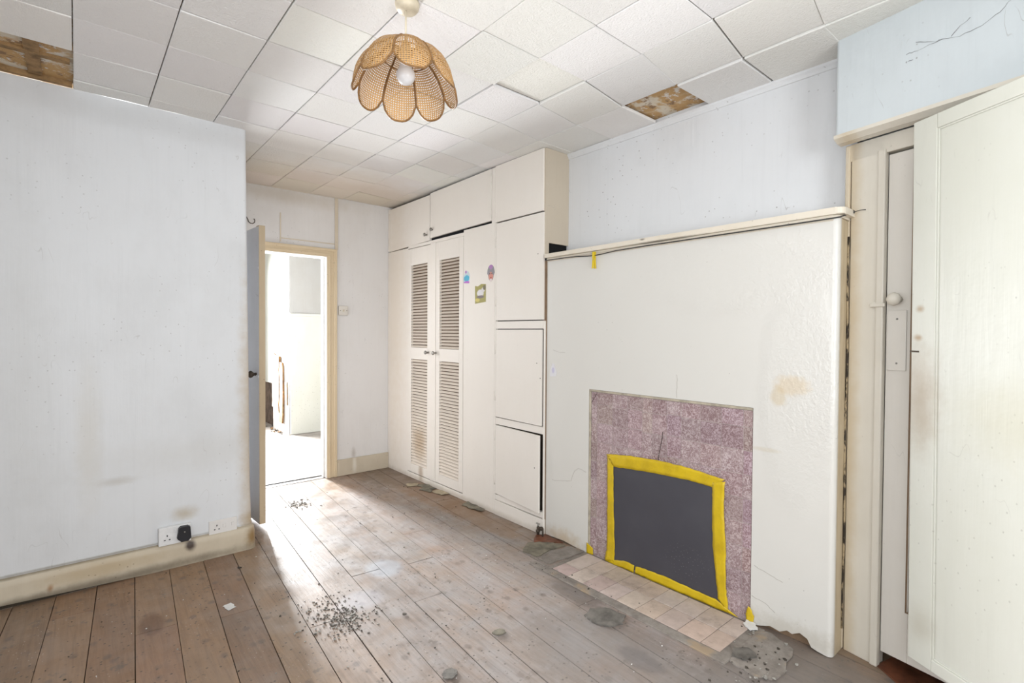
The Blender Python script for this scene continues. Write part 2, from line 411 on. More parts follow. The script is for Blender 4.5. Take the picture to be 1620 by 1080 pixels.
# woven cane for the lamp petals
k = NT('woven_cane', .6, .3)
uv = k.n('ShaderNodeTexCoord').outputs['UV']
sx = k.n('ShaderNodeSeparateXYZ'); k.l(uv, sx.inputs[0])
wu = k.math('SINE', k.math('MULTIPLY', sx.outputs[0], 2*PI*15)); wv = k.math('SINE', k.math('MULTIPLY', sx.outputs[1], 2*PI*34))
au = k.ramp(wu, .0, .4); av = k.ramp(wv, -.45, .0)
weave = k.math('MAXIMUM', au, av)
c = k.mix(k.noise(30, 4), (.56, .32, .125), (.42, .22, .075))
c = k.mix(k.math('MULTIPLY', k.ramp(wv, -.2, .9), .5), c, (.66, .44, .22))
k.color(c)
tr = k.n('ShaderNodeBsdfTransparent'); mx = k.n('ShaderNodeMixShader')
tl = k.n('ShaderNodeBsdfTranslucent'); k.setin(tl.inputs[0], c)
m2 = k.n('ShaderNodeMixShader'); m2.inputs[0].default_value = .17
k.l(k.b.outputs[0], m2.inputs[1]); k.l(tl.outputs[0], m2.inputs[2])
k.l(weave, mx.inputs[0]); k.l(tr.outputs[0], mx.inputs[1]); k.l(m2.outputs[0], mx.inputs[2]); k.l(mx.outputs[0], k.out.inputs[0])
k.bump(k.math('ADD', wu, wv), .5, .002)
M['cane'] = k.m

# stickers
def sticker_mat(name, base, spots, rough=.4):
    k = NT(name, rough, .4)
    c = k.mix(k.noise(60, 3), base, tuple(q*.85 for q in base))
    for (p, r, col) in spots: c = k.mix(k.spot(p, r, .25, .25, 60), c, col)
    k.color(c); return k.m

# ------------------------------------------------------------------ room dimensions
H = 2.5
XC = 2.294          # cupboard front
XB = 2.312          # fireplace wall front
YF = 4.527          # end wall with the door
YL = 3.353          # wall on the left
XA = 2.52           # wall above the mantel
XW, YB = -.95, -1.7 # window wall and the wall behind the camera

# ------------------------------------------------------------------ floor
def floor_boards(x0, x1, y0, y1, width, ang, mb, seedv):
    rnd = random.Random(seedv)
    ca, sa = math.cos(ang), math.sin(ang)
    def P(u, v, z): return (u*ca + v*sa, -u*sa + v*ca, z)     # v runs along the board
    u = x0 - 1.0; i = 0
    while u < x1 + 1.0:
        w = width*(1 + rnd.uniform(-.04, .04))
        v = y0 - 1 - rnd.uniform(0, 2.2)
        while v < y1 + 1:
            L = rnd.uniform(1.6, 3.2)
            t = rnd.uniform(.88, 1.08); tn = (t*rnd.uniform(.99, 1.03), t, t*rnd.uniform(.96, 1.02))
            g = rnd.choice((.0012, .002, .0012, .003))
            dz = rnd.uniform(-.0016, 0)
            mb.hexa([P(u+g, v+.0015, -.02), P(u+w-g, v+.0015, -.02), P(u+w-g, v+L-.0015, -.02), P(u+g, v+L-.0015, -.02),
                     P(u+g, v+.0015, dz), P(u+w-g, v+.0015, dz), P(u+w-g, v+L-.0015, dz), P(u+g, v+L-.0015, dz)], 0, 0, tn)
            v += L
        u += w; i += 1
mb = MB()
floor_boards(-1.2, 3.3, -1.8, 4.6, .157, ANG, mb, 5)
bm = mb.bm
for co, no in (((XW, 0, 0), (-1, 0, 0)), ((3.3, 0, 0), (1, 0, 0)), ((0, YB, 0), (0, -1, 0)), ((0, 4.535, 0), (0, 1, 0))):
    bmesh.ops.bisect_plane(bm, geom=bm.verts[:]+bm.edges[:]+bm.faces[:], plane_co=co, plane_no=no, clear_outer=True)
mb.face([(XW, YB, -.021), (3.3, YB, -.021), (3.3, 4.535, -.021), (XW, 4.535, -.021)], 1)
mb.build('floor', [M['floor'], M['gap']], None, 'worn brown and grey floorboards littered with dirt', 'floor', kind='structure')

# threshold board across the doorway and hall floor
mb = MB()
mb.box(.78, 1.80, 4.558, 4.625, -.05, -.002, 0, .002)
mb.box(.78, 1.80, 4.66, 4.667, -.05, -.006, 1)  # black strip added, paints the shade of the threshold gap
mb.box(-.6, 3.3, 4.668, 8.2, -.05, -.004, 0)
mb.box(.7, 1.9, 4.5, 4.7, -.07, -.05, 1)
mb.build('floor_hall', [M['hall_floor'], M['black']], None, 'bright bare floor of the hall beyond the open doorway', 'floor', kind='structure')

# ------------------------------------------------------------------ ceiling
xs = [-2.44, -2.135, -1.83, -1.525, -1.22, -.915, -.61, -.305, 0, .305, .61, .925, 1.235, 1.545, 1.848, 2.2, 2.512]
def sst(a, b, x):
    if b < a: return 1-sst(b, a, x)
    t = max(0, min(1, (x-a)/(b-a))); return t*t*(3-2*t)
def ys(kk, x): return 2.91 + .3185*kk + .055*sst(1.8, 2.2, x)
mb = MB()
rnd = random.Random(3)
missing = {(7, 0), (7, 1), (6, 0), (6, 1), (15, -5)}
sag = {(15, -6): (-.009, -.004, -.004, -.007), (15, -7): (-.007, -.004, -.004, -.006), (12, -3): (.008, .008, .008, .008), (13, -4): (.01, .008, .01, .01),
       (15, -8): (-.004, 0, 0, -.006)}
for i in range(len(xs)-1):
    for kk in range(-15, 6):
        if (i, kk) in missing: continue
        g = rnd.uniform(.0012, .0026)
        xa, xb = xs[i]+g, xs[i+1]-g
        dz = sag.get((i, kk), tuple(rnd.uniform(-.0022, .0022) for _ in range(4)))
        t = rnd.uniform(.965, 1.0); tn = (t, t*rnd.uniform(.99, 1), t*rnd.uniform(.975, 1))
        jit = rnd.uniform(-.004, .004)
        z = H
        p = [(xa, ys(kk, xa)+g+jit), (xb, ys(kk, xb)+g+jit), (xb, ys(kk+1, xb)-g+jit), (xa, ys(kk+1, xa)-g+jit)]
        p = [(a, min(b, YF+.01)) for a, b in p]
        if p[2][1]-p[1][1] < .01: continue
        mb.hexa([(a, b, z+d) for (a, b), d in zip(p, dz)] + [(a, b, z+.016) for a, b in p], 0, .0035, tn)
mb.build('ceiling', M['tile'], None, 'ceiling of square white stippled tiles with two gaps', 'ceiling', kind='structure')
mb = MB()
mb.box(XW-.1, 3.3, YB-.1, YF+.02, H+.026, H+.08)
mb.build('ceiling_board', M['ceiling_board'], None, 'stained old ceiling board showing through the missing tiles', 'ceiling', kind='structure')
# battens in the left hole
mb = MB()
mb.box(-.60, -.01, 3.06, 3.095, H+.012, H+.0262)
mb.box(-.16, -.11, 2.92, 3.34, H+.014, H+.0262)
mb.box(-.58, -.003, 3.325, 3.352, H+.001, H+.026)
mb.build('trim_1', simple('stained_batten', (.36, .22, .1), .8, var=.3), None, 'brown stained battens in the ceiling hole at far left', 'batten', kind='structure')

# ------------------------------------------------------------------ walls
# wall on the left with a rounded outer corner leaning with the old plaster
mb = MB()
zl = [0, .02, .15, .4, .64, 1.0, 1.5, 2.0, 2.3, 2.5]
def xcorner(z): return .808 - .012*sst(0, .6, z) - .014*sst(.6, 2.5, z)
rows = []
for z in zl:
    xe = xcorner(z); r = .022; pts = [(XW-.1, YL), (-1, YL), (0, YL), (.5, YL)]
    for a in range(6):
        th = -PI/2 + a*PI/10
        pts.append((xe-r+r*math.cos(th), YL+r+r*math.sin(th)))
    pts += [(xe, 3.8), (xe, YF+.14), (xe-.1, YF+.14)]
    rows.append([mb.bm.verts.new((x, y, z)) for x, y in pts])
for a, b in zip(rows, rows[1:]):
    for i in range(len(a)-1):
        f = mb.bm.faces.new([a[i], a[i+1], b[i+1], b[i]]); f.smooth = True
mb.build('wall_left', M['wall_left'], None, 'scuffed blue-white plaster wall on the left', 'wall', kind='structure')

# end wall with the doorway
DX0, DX1, DZ = .86, 1.70, 1.97
mb = MB()
mb.box(DX1, XC+.3, YF, YF+.13, 0, H+.02)
mb.box(.70, DX0, YF, YF+.13, 0, H+.02)
mb.box(DX0, DX1, YF, YF+.13, DZ, H+.02)
mb.build('wall_far', M['wall_far'], None, 'off-white end wall around the open doorway', 'wall', kind='structure')
# boxing strips over the door
mb = MB()
mb.box(1.306, 1.316, YF-.006, YF, 2.06, 2.30, 0, .0015)
mb.box(1.772, 1.80, YF-.012, YF, 2.04, H, 0, .002)
mb.box(1.318, 1.772, YF-.004, YF, 2.085, 2.095, 0, .001)
mb.build('trim_2', M['strip'], None, 'yellowed strips on the wall over the doorway', 'trim', kind='structure')

# door frame
fr = thing('door_1', (1.28, YF, 0), 'open doorway with yellowed cream frame leading to the bright hall', 'door', kind='structure')
mb = MB()
for (x0, x1) in ((DX1, DX1+.088), (DX0-.05, DX0)):
    mb.box(x0, x1, YF-.014, YF, 0, DZ+.07, 0, .003)
mb.box(DX1+.062, DX1+.088, YF-.024, YF-.014, 0, DZ+.07, 0, .004)
mb.box(DX1+.012, DX1+.03, YF-.019, YF-.014, 0, DZ+.012, 0, .003)
mb.box(DX0-.05, DX1+.088, YF-.0145, YF, DZ, DZ+.07, 0, .003)
mb.box(DX0-.05, DX1+.088, YF-.026, YF-.0135, DZ+.048, DZ+.072, 0, .004)
mb.box(DX0-.03, DX1+.03, YF-.019, YF-.014, DZ+.012, DZ+.03, 0, .003)
mb.build('architrave', M['trim'], fr)
mb = MB()
mb.box(DX1-.004, DX1+.02, YF-.01, YF+.13, 0, DZ, 0, .002)
mb.box(DX1-.016, DX1-.004, YF+.04, YF+.075, 0, DZ, 0, .002)
mb.box(DX0-.02, DX0+.004, YF-.01, YF+.13, 0, DZ, 0, .002)
mb.box(DX0-.02, DX1+.02, YF-.01, YF+.13, DZ-.004, DZ+.02, 0, .002)
mb.build('door_lining', M['lining'], fr)

# hall door leaf, swung into the room
A0, A1 = V((.872, 4.50, 0)), V((.926, 3.662, 0))
dv = (A1-A0); dl = dv.length; dv.normalize(); dn = V((-dv.y, dv.x, 0))     # dn -> +x side
if dn.x < 0: dn = -dn
lf = thing('door_2', (A0.x, A0.y, 0), 'pale grey panelled door with tan edge standing open beside the left wall', 'door', kind='structure')
mb = MB()
mb.obox(A0+V((0, 0, .02)), dv*(dl-.001), dn*.038, V((0, 0, 1.985)), 0, .003)
mb.build('door_leaf', M['hall_door'], lf)
mb = MB()
mb.obox(A1+V((0, 0, .02))-dv*.0015, dv*.0035, dn*.039, V((0, 0, 2.185-.205+.005)), 0, .001)
mb.obox(A1+V((0, 0, 2.0))-dv*.05, dv*.052, dn*.039, V((0, 0, .008)), 0, .001)
mb.build('door_edge', M['door_edge'], lf, 'tan chipped door edge')
for z in (1.0, 1.72): MB().obox(A1+V((0, 0, z))-dv*.06-dn*.004, dv*.055, dn*.004, V((0, 0, .015)), 0, .001).build('batten', M['hall_door'], lf)
mb = MB()
mb.lathe(A1-dv*.055+V((0, 0, 1.02)), -dn, [(.0, .0), (.011, 0), (.009, .015), (.022, .028), (.024, .04), (.015, .052), (0, .055)], 16)
mb.build('door_knob', M['oldmetal'], lf, smooth=True)

# skirtings
mb = MB()
rows = []
for z, o in ((0, .020), (.10, .018), (.132, .014), (.142, .0), ):
    pts = [(XW, YL-o), (-1, YL-o-.002), (-.3, YL-o), (.3, YL-o+.001), (.76, YL-o)]
    for a in range(6):
        th = -PI/2+a*PI/10; R = .022+o; xe = xcorner(z)
        pts.append((xe-.022+R*math.cos(th), YL+.022+R*math.sin(th)))
    pts.append((xcorner(z)+o, 3.9))
    rows.append([mb.bm.verts.new((x, y, z+.008*mnoise.noise((x*3, y*3, 0)) if 0 < z else .022*sst(.25, -.3, x) if x < .25 else 0)) for x, y in pts])
for a, b in zip(rows, rows[1:]):
    for i in range(len(a)-1):
        f = mb.bm.faces.new([a[i], a[i+1], b[i+1], b[i]]); f.smooth = True
mb.box(XW, .3, YL-.006, YL-.002, 0, .04, 1)  # dark strip added, gap shade under the skirting put in as colour
mb.build('baseboard_left', [M['skirting'], M['gap']], None, 'low cream skirting along the left wall, chipped and stained', 'skirting', kind='structure')
mb = MB()
mb.box(DX1+.089, XC-.001, YF-.02, YF, 0, .148, 0, .004)
mb.build('baseboard_far', M['skirting'], None, 'short cream skirting between the doorway and the cupboard', 'skirting', kind='structure')

# wall above mantel (chimney wall) and cornice strip
mb = MB()
mb.box(XA, XA+.15, .70, YF+.13, 0, H+.025)
mb.build('wall_right', M['wall_alcove'], None, 'flaking white wall above the mantel shelf', 'wall', kind='structure')
mb = MB()
prof = [(XA, 2.464), (XA-.006, 2.466), (XA-.010, 2.478), (XA-.017, 2.487), (XA-.02, H-.002), (XA, H-.002)]
mb.prism([(x, .72, z) for x, z in prof], (0, 1.66, 0))
mb.build('trim_3', M['wall_alcove'], None, 'thin white cornice along the top of the chimney wall', 'cornice', kind='structure')

# bulkhead over the built-in closet
d = V((-.20591, -.97857, 0)); n = V((.97857, -.20591, 0))
BA = V((2.36, .745, 0))
def bp(s, off=0, z=0): return BA + d*s + n*off + V((0, 0, z))
mb = MB()
rr = .012
def bulk_ring(z):
    pts = [bp(0, .25, z), bp(0, rr, z)]
    pts += [bp(rr-rr*math.cos(a*PI/8), rr-rr*math.sin(a*PI/8), z) for a in range(1, 4)]
    pts += [bp(rr, 0, z), bp(.3, 0.001, z), bp(.6, 0, z), bp(1.6, 0, z)]
    return pts
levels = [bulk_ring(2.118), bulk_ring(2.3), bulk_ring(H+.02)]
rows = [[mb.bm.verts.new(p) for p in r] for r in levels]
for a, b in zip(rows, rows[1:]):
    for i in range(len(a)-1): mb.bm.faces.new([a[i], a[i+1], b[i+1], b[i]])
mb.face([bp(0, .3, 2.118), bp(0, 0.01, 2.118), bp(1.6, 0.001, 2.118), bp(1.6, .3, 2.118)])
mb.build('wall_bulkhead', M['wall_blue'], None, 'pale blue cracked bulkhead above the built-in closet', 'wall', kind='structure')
# scraped cracks on the bulkhead as fine raised lines
M['pencil'] = simple('grey_scraped_line', (.40, .41, .42), .9, var=.3)
wb = bpy.data.objects['wall_bulkhead']
for pts in ([(.249, 2.33), (.283, 2.328), (.355, 2.332), (.405, 2.318), (.464, 2.325), (.508, 2.343), (.532, 2.367), (.6, 2.42)], [(.278, 2.361), (.33, 2.336), (.355, 2.332)],
            [(.382, 2.33), (.407, 2.353), (.441, 2.369)], [(.255, 2.30), (.275, 2.305)]):
    mb = MB(); out = []; rc = random.Random(len(pts))
    for (a, za), (b, zb) in zip(pts, pts[1:]):
        for i in range(4): out.append(bp(a+(b-a)*i/4, -.0004, za+(zb-za)*i/4+rc.uniform(-.002, .002)))
    mb.tube(out, [.0007+.0004*math.sin(i) for i in range(len(out))], 5); mb.build('crack', M['pencil'], wb)
# closet frame
cf = thing('door_3', tuple(bp(.15, .07)), 'cream panelled closet door behind the open leaf, with knob and lock plate', 'door', kind='structure')
mb = MB()
FO = .07
def slab(mb, s0, s1, z0, z1, o0, o1, bev=0, mi=0):
    mb.obox(bp(s0, o1, z0), d*(s1-s0), -n*(o1-o0), V((0, 0, z1-z0)), mi, bev)
slab(mb, .03, .150, 0, 2.085, FO, FO+.06, .003)            # left jamb
slab(mb, .13, .158, 0, 2.03, FO-.008, FO+.02, .005)      # bead
slab(mb, .006, .026, 0, 2.085, FO-.004, FO+.03, .006)       # outer bead
slab(mb, .024, 1.0, 2.016, 2.085, FO, FO+.06, .002)         # head
mb.build('door_frame', M['closet'], cf)
mb = MB()
prof = [(-.004, 2.117), (-.004, 2.103), (.012, 2.094), (.022, 2.088), (.05, 2.083), (.055, 2.117)]
mb.prism([tuple(bp(-.002, o, z)) for o, z in prof], tuple(d*1.3))
mb.build('cap_moulding', M['closet'], cf)
# closed leaf: stile, rails and a recessed panel
LO = .085
lfm = MB()
slab(lfm, .160, .250, .062, 2.008, LO, LO+.035, .002)
slab(lfm, .250, .80, 1.992, 2.008, LO, LO+.035, .002)
slab(lfm, .250, .80, .062, .255, LO, LO+.035, .002)
slab(lfm, .256, .80, .262, 1.985, LO+.010, LO+.03, .002)
leaf = lfm.build('door_leaf', M['closet_leaf'], cf)
mb = MB()
slab(mb, .2415, .2475, .255, 1.99, LO-.0006, LO+.012)
slab(mb, .2415, .30, .252, .258, LO-.0006, LO+.012)
mb.build('panel_groove', M['brown_gap'], cf, 'brown open joint along the panel')
mb = MB()
slab(mb, .1655, .231, 1.172, 1.404, LO-.006, LO, .002)
pl = mb.build('lock_plate', M['closet_leaf'], cf)
for z in (1.20, 1.37): MB().lathe(bp(.20, LO-.006, z), -n, [(0, .0015), (.003, .0015), (.004, 0)], 8).build('screw', M['steel'], pl)
mb = MB()
mb.lathe(bp(.203, LO, 1.445), -n, [(.0, 0), (.013, 0), (.011, .008), (.009, .018), (.019, .030), (.026, .040), (.024, .048), (.014, .057), (0, .06)], 8)
mb.build('door_knob', M['closet'], cf)
mb = MB()
slab(mb, .112, .166, 1.418, 1.432, LO-.028, LO-.018, .003)
slab(mb, .118, .132, 1.414, 1.436, LO-.020, LO-.012, .002)
mb.build('latch', M['closet'], cf)
# inside of the closet
mb = MB()
mb.face([bp(.02, .62, 0), bp(1.1, .62, 0), bp(1.1, .62, 2.12), bp(.02, .62, 2.12)])
mb.face([bp(.02, .13, 0), bp(.02, .62, 0), bp(.02, .62, 2.12), bp(.02, .13, 2.12)])
mb.face([bp(1.1, .07, 0), bp(1.1, .62, 0), bp(1.1, .62, 2.12), bp(1.1, .07, 2.12)])
mb.build('wall_closet', M['outer'], None, 'plain plaster inside the dark closet', 'wall', kind='structure')
mb = MB()
mb.prism([tuple(bp(.157, .074, .0)), tuple(bp(.157, .6, .0)), tuple(bp(1.1, .6, .0)), tuple(bp(1.1, -.02, .0)), tuple(bp(.30, .0, .0))], (0, 0, .006))
mb.build('floor_closet', M['red_floor'], None, 'red-brown boards under the closet doors', 'floor', kind='structure')

# open leaf in front
D = V((-.51622, -.85646, 0)); DN = V((-.85646, .51622, 0))       # DN faces the room
if DN.dot(V((-1, -.2, 0))) < 0: DN = -DN
FA = V((2.268, .468, 0)) + D*.001
fl = thing('door_4', tuple(FA), 'large greenish-cream panelled closet leaf standing open at the right', 'door', kind='structure')
def fslab(mb, s0, s1, z0, z1, t0, t1, bev=0, mi=0):
    def q(s, t, z): return FA + D*(s + .016*(2.06-z)/1.9) - DN*t + V((0, 0, z))      # the old leaf leans a little
    mb.hexa([q(s0, t1, z0), q(s1, t1, z0), q(s1, t0, z0), q(s0, t0, z0), q(s0, t1, z1), q(s1, t1, z1), q(s1, t0, z1), q(s0, t0, z1)], mi, bev)
ZB, ZT, LW = .160, 2.060, .78
mb = MB()
fslab(mb, 0, .085, ZB, ZT, 0, .034, .003)
fslab(mb, LW-.085, LW, ZB, ZT, 0, .034, .003)
fslab(mb, .085, LW-.085, ZT-.05, ZT, 0, .034, .003)
fslab(mb, .085, LW-.085, ZB, ZB+.042, 0, .034, .003)
mb.build('door_leaf', M['front_leaf'], fl)
mb = MB()
fslab(mb, .086, LW-.086, ZB+.043, ZT-.051, .007, .026)
mb.build('door_panel', M['front_leaf'], fl)
mb = MB()
for (a, b, c_, e_) in ((.085, .091, ZB+.042, ZT-.05), (.091, LW-.091, ZT-.056, ZT-.05), (.091, LW-.091, ZB+.042, ZB+.048)):
    fslab(mb, a, b, c_, e_, .003, .008, .0015)
mb.build('panel_bead', M['front_leaf'], fl)
mb = MB()
fslab(mb, -.004, .03, 1.248, 1.254, -.0012, .006, .0005)
mb.build('nail', M['oldmetal'], fl)

# pier carrying the open leaf and the walls behind the camera
mb = MB()
Hh = FA + D*LW
mb.box(Hh.x+.0, 3.0, Hh.y-.25, Hh.y-.02, 0, H+.02)
mb.box(Hh.x, Hh.x+.15, YB-.1, Hh.y-.25, 0, H+.02)
mb.build('wall_near', M['outer'], None, 'plain plaster return beside the open closet leaf', 'wall', kind='structure')
mb = MB()
W2 = (-.2, 1.2, .95, 2.1)  # opening of the added back window, there for fill light
mb.box(XW-.1, W2[0], YB-.15, YB, 0, H+.02); mb.box(W2[1], 2.2, YB-.15, YB, 0, H+.02)
mb.box(W2[0], W2[1], YB-.15, YB, 0, W2[2]); mb.box(W2[0], W2[1], YB-.15, YB, W2[3], H+.02)
mb.build('wall_back', M['outer'], None, 'plain plaster wall behind the viewer', 'wall', kind='structure')
W1 = (-1.2, 1.2, .75, 2.25)
mb = MB()
mb.box(XW-.15, XW, YB-.1, W1[0], 0, H+.02); mb.box(XW-.15, XW, W1[1], YL+.1, 0, H+.02)
mb.box(XW-.15, XW, W1[0], W1[1], 0, W1[2]); mb.box(XW-.15, XW, W1[0], W1[1], W1[3], H+.02)
mb.build('wall_window', M['outer'], None, 'plain plaster wall holding the main window', 'wall', kind='structure')
def window(name, label, pts):       # frame bars
    w = thing(name, pts[0], label, 'window', kind='structure')
    mb = MB()
    for b in pts[1]: mb.box(*b, 0, .004)
    mb.build('window_frame', M['white_plastic'], w)
x0 = XW-.12
window('window_1', 'white framed sash window in the left side wall', ((XW, 1.1, .75), [
    (x0, x0+.05, W1[0], W1[0]+.05, W1[2], W1[3]), (x0, x0+.05, W1[1]-.05, W1[1], W1[2], W1[3]), (x0, x0+.05, -.42, -.37, W1[2], W1[3]), (x0, x0+.05, .38, .43, W1[2], W1[3]),
    (x0, x0+.05, W1[0], W1[1], W1[2], W1[2]+.05), (x0, x0+.05, W1[0], W1[1], W1[3]-.05, W1[3]), (x0, x0+.05, W1[0], W1[1], 1.5, 1.54)]))
window('fill_window', 'added white framed sash window in the wall behind, for fill light', ((.4, YB, .95), [
    (W2[0], W2[0]+.05, YB-.12, YB-.07, W2[2], W2[3]), (W2[1]-.05, W2[1], YB-.12, YB-.07, W2[2], W2[3]), (W2[0], W2[1], YB-.12, YB-.07, W2[2], W2[2]+.05),
    (W2[0], W2[1], YB-.12, YB-.07, W2[3]-.05, W2[3]), (W2[0], W2[1], YB-.12, YB-.07, 1.5, 1.54)]))

# ------------------------------------------------------------------ hall beyond the door
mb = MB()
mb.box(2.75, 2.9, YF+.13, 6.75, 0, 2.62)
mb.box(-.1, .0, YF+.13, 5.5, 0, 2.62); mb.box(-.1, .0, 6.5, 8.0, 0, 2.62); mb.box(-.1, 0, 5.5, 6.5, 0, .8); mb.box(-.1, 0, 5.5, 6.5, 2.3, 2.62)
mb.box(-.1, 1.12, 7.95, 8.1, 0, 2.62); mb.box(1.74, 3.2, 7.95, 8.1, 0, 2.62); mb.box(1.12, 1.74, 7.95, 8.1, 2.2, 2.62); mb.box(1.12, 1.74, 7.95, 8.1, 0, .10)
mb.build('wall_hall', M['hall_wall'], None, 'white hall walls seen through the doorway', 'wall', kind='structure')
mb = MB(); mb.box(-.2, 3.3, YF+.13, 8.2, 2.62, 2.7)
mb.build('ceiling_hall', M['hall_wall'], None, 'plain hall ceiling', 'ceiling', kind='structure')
window('window_3', 'tall bright window at the far end of the hall', ((1.43, 8.0, .1), [
    (1.12, 1.16, 8.0, 8.05, .1, 2.2), (1.70, 1.74, 8.0, 8.05, .1, 2.2), (1.12, 1.74, 8.0, 8.05, .1, .14), (1.12, 1.74, 8.0, 8.05, 2.16, 2.2)]))
# hall chimney corner with broken plaster
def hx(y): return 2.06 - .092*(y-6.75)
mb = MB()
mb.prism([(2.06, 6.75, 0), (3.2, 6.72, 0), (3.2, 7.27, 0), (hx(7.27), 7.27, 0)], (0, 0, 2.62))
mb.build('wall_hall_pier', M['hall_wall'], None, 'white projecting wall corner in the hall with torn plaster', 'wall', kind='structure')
mb = MB()
mb.prism([(hx(7.27)+.055, 7.271, .6), (3.2, 7.271, .6), (3.2, 7.95, .6), (hx(7.8)+.05, 7.95, .6)], (0, 0, 2.0))
mb.build('wall_hall_recess', M['hall_dado'], None, 'pale green hall panel left of the broken corner', 'wall', kind='structure')
mb = MB()
mb.box(2.085, 3.0, 7.272, 7.95, 0, .599)  # brown block stands for the dark hole, shade put into its colour
mb.build('trim_4', simple('dark_hole_brown', (.17, .12, .09), .9, var=.35, scale=10, bump=.5), None, 'dark hole painted as brown masonry at the foot of the hall wall', 'masonry', kind='structure')
mb = MB()   # dado on the face towards us
mb.box(2.068, 2.74, 6.722, 6.734, 0, 1.50)
mb.box(2.062, 2.74, 6.716, 6.736, 1.50, 1.535, 0, .004)
mb.build('trim_5', M['hall_dado'], None, 'pale dado panel with thin rail in the hall', 'panelling', kind='structure')
# splintered laths on the hall corner
for j, (y, z0, z1, w, t) in enumerate([(7.21, .30, 1.0, .10, .02), (7.08, .25, .98, .13, .03), (6.97, .12, .90, .11, .022), (6.83, .36, .66, .05, .012)]):
    mb = MB(); r2 = random.Random(j)
    pts = []
    for i in range(9):
        z = z0+(z1-z0)*i/8; pts.append((hx(y-w/2)-t, y-w/2*(1-.5*abs(i-4)/4*r2.random())-.01*r2.random(), z))
    for i in range(8, -1, -1):
        z = z0+(z1-z0)*i/8+.02*r2.random(); pts.append((hx(y+w/2)-t, y+w/2*(1-.6*abs(i-4)/4*r2.random()), z))
    mb.prism(pts, (t+.004, 0, 0))
    mb.build('splintered_timber', M['wood_raw'], None, ['narrow splintered brown timber at the left of the torn hall corner', 'broad splintered orange timber on the torn hall corner',
        'long low splintered timber on the torn hall corner', 'small brown sliver nearest the edge of the hall corner'][j], 'timber', 'splintered timbers on the hall corner')

# ------------------------------------------------------------------ fitted wardrobe
CB = XA - .001
wd = thing('fitted_wardrobe', (XC+.1, 3.7, 0), 'cream fitted wardrobe with two louvred doors, beside the doorway', 'wardrobe')
T = .018
def fb(mb, y0, y1, z0, z1, x=XC, t=T, bev=.0015, mi=0): mb.box(x, x+t, y0, y1, z0, z1, mi, bev)
mb = MB()
mb.box(XC+.022, CB, 2.880, YF-.001, 0, 2.485)
mb.build('carcass', M['carcass'], wd, 'dark timber carcass')
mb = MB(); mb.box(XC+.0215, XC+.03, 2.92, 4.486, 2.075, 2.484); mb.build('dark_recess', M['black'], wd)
mb = MB()
fb(mb, 4.136, 4.525, .0, 2.066, t=.022)                 # left fixed panel
fb(mb, 2.880, 3.268, .0, 2.098, t=.022)                 # right fixed panel
fb(mb, 3.268, 4.136, 2.056, 2.082, t=.022)              # rail
fb(mb, 3.268, 4.136, .0, .046, t=.022)
fb(mb, 2.880, 2.918, 2.098, 2.49, t=.022)
fb(mb, 4.487, 4.525, 2.075, 2.478, t=.022)
mb.build('front_panel', M['cupboard'], wd)
def louvre_door(y0, y1, lv0, lv1, z0, z1, wide, knob_y, hinge_y):
    mb = MB(); x = XC-.004
    def st(a, b, c_, e_): mb.box(x, x+.024, a, b, c_, e_, 0, .002)
    st(y0, lv0, z0, z1); st(lv1, y1, z0, z1)
    for a, b in ((z0, .130), (1.068, 1.172), (1.902, z1)): st(lv0, lv1, a, b)
    if wide: mb.box(x-.006, x, y1-.080, y1, z0, z1, 0, .002)
    o = mb.build('louvre_door', M['cupboard'], wd)
    for a, b in ((.130, 1.068), (1.172, 1.902)):
        mb = MB(); n_ = int(round((b-a)/.0262)); p = (b-a)/n_
        for i in range(n_):
            z = a+p*i
            mb.hexa([(x+.001, lv0, z+.003), (x+.006, lv0, z+.0015), (x+.006, lv1, z+.0015), (x+.001, lv1, z+.003),
                     (x+.017, lv0, z+p*.76), (x+.022, lv0, z+p*.70), (x+.022, lv1, z+p*.70), (x+.017, lv1, z+p*.76)])
        mb.build('louvre_panel', M['louvre'], o)
    mb = MB()
    mb.lathe((x-.006 if wide else x, knob_y, 1.135), (-1, 0, 0), [(0, 0), (.010, 0), (.008, .006), (.007, .014), (.015, .022), (.017, .029), (.012, .035), (0, .036)], 18)
    mb.build('knob', M['steel'], o, smooth=True)
    return o
louvre_door(3.745, 4.132, 3.797, 4.076, .055, 2.050, False, 3.782, 4.13)
louvre_door(3.272, 3.742, 3.323, 3.608, .055, 2.054, True, 3.652, 3.27)
# overhead doors
def overhead(p, ky, kz):
    mb = MB(); mb.hexa(p, 0, .0015)
    o = mb.build('overhead_door', M['cupboard'], wd)
    mb = MB(); mb.lathe((XC-.002, ky, kz), (-1, 0, 0), [(0, 0), (.008, 0), (.006, .01), (.014, .018), (.015, .026), (0, .03)], 16)
    mb.build('knob', M['steel'], o, smooth=True)
    mb = MB()
    return o
def quad_door(y0, y1, z00, z01, z10, z11, x=XC-.002, t=.02):
    """z00/z01 bottom heights at y0/y1; z10/z11 top"""
    return [(x, y0, z00), (x+t, y0, z00), (x+t, y1, z01), (x, y1, z01), (x, y0, z10), (x+t, y0, z10), (x+t, y1, z11), (x, y1, z11)]
o1 = overhead(quad_door(3.766, 4.484, 2.088, 2.070, 2.470, 2.470), 3.814, 2.139)
o2 = overhead(quad_door(2.921, 3.752, 2.116, 2.104, 2.488, 2.478, x=XC-.006), 3.715, 2.169)
for z in (2.17, 2.42): MB().tube([(XC-.006, 2.9195, z-.03), (XC-.006, 2.9195, z+.03)], .0045, 8).build('hinge', M['cupboard'], o2)
for z in (2.17, 2.40): MB().tube([(XC-.003, 4.486, z-.025), (XC-.003, 4.486, z+.025)], .004, 8).build('hinge', M['cupboard'], o1)

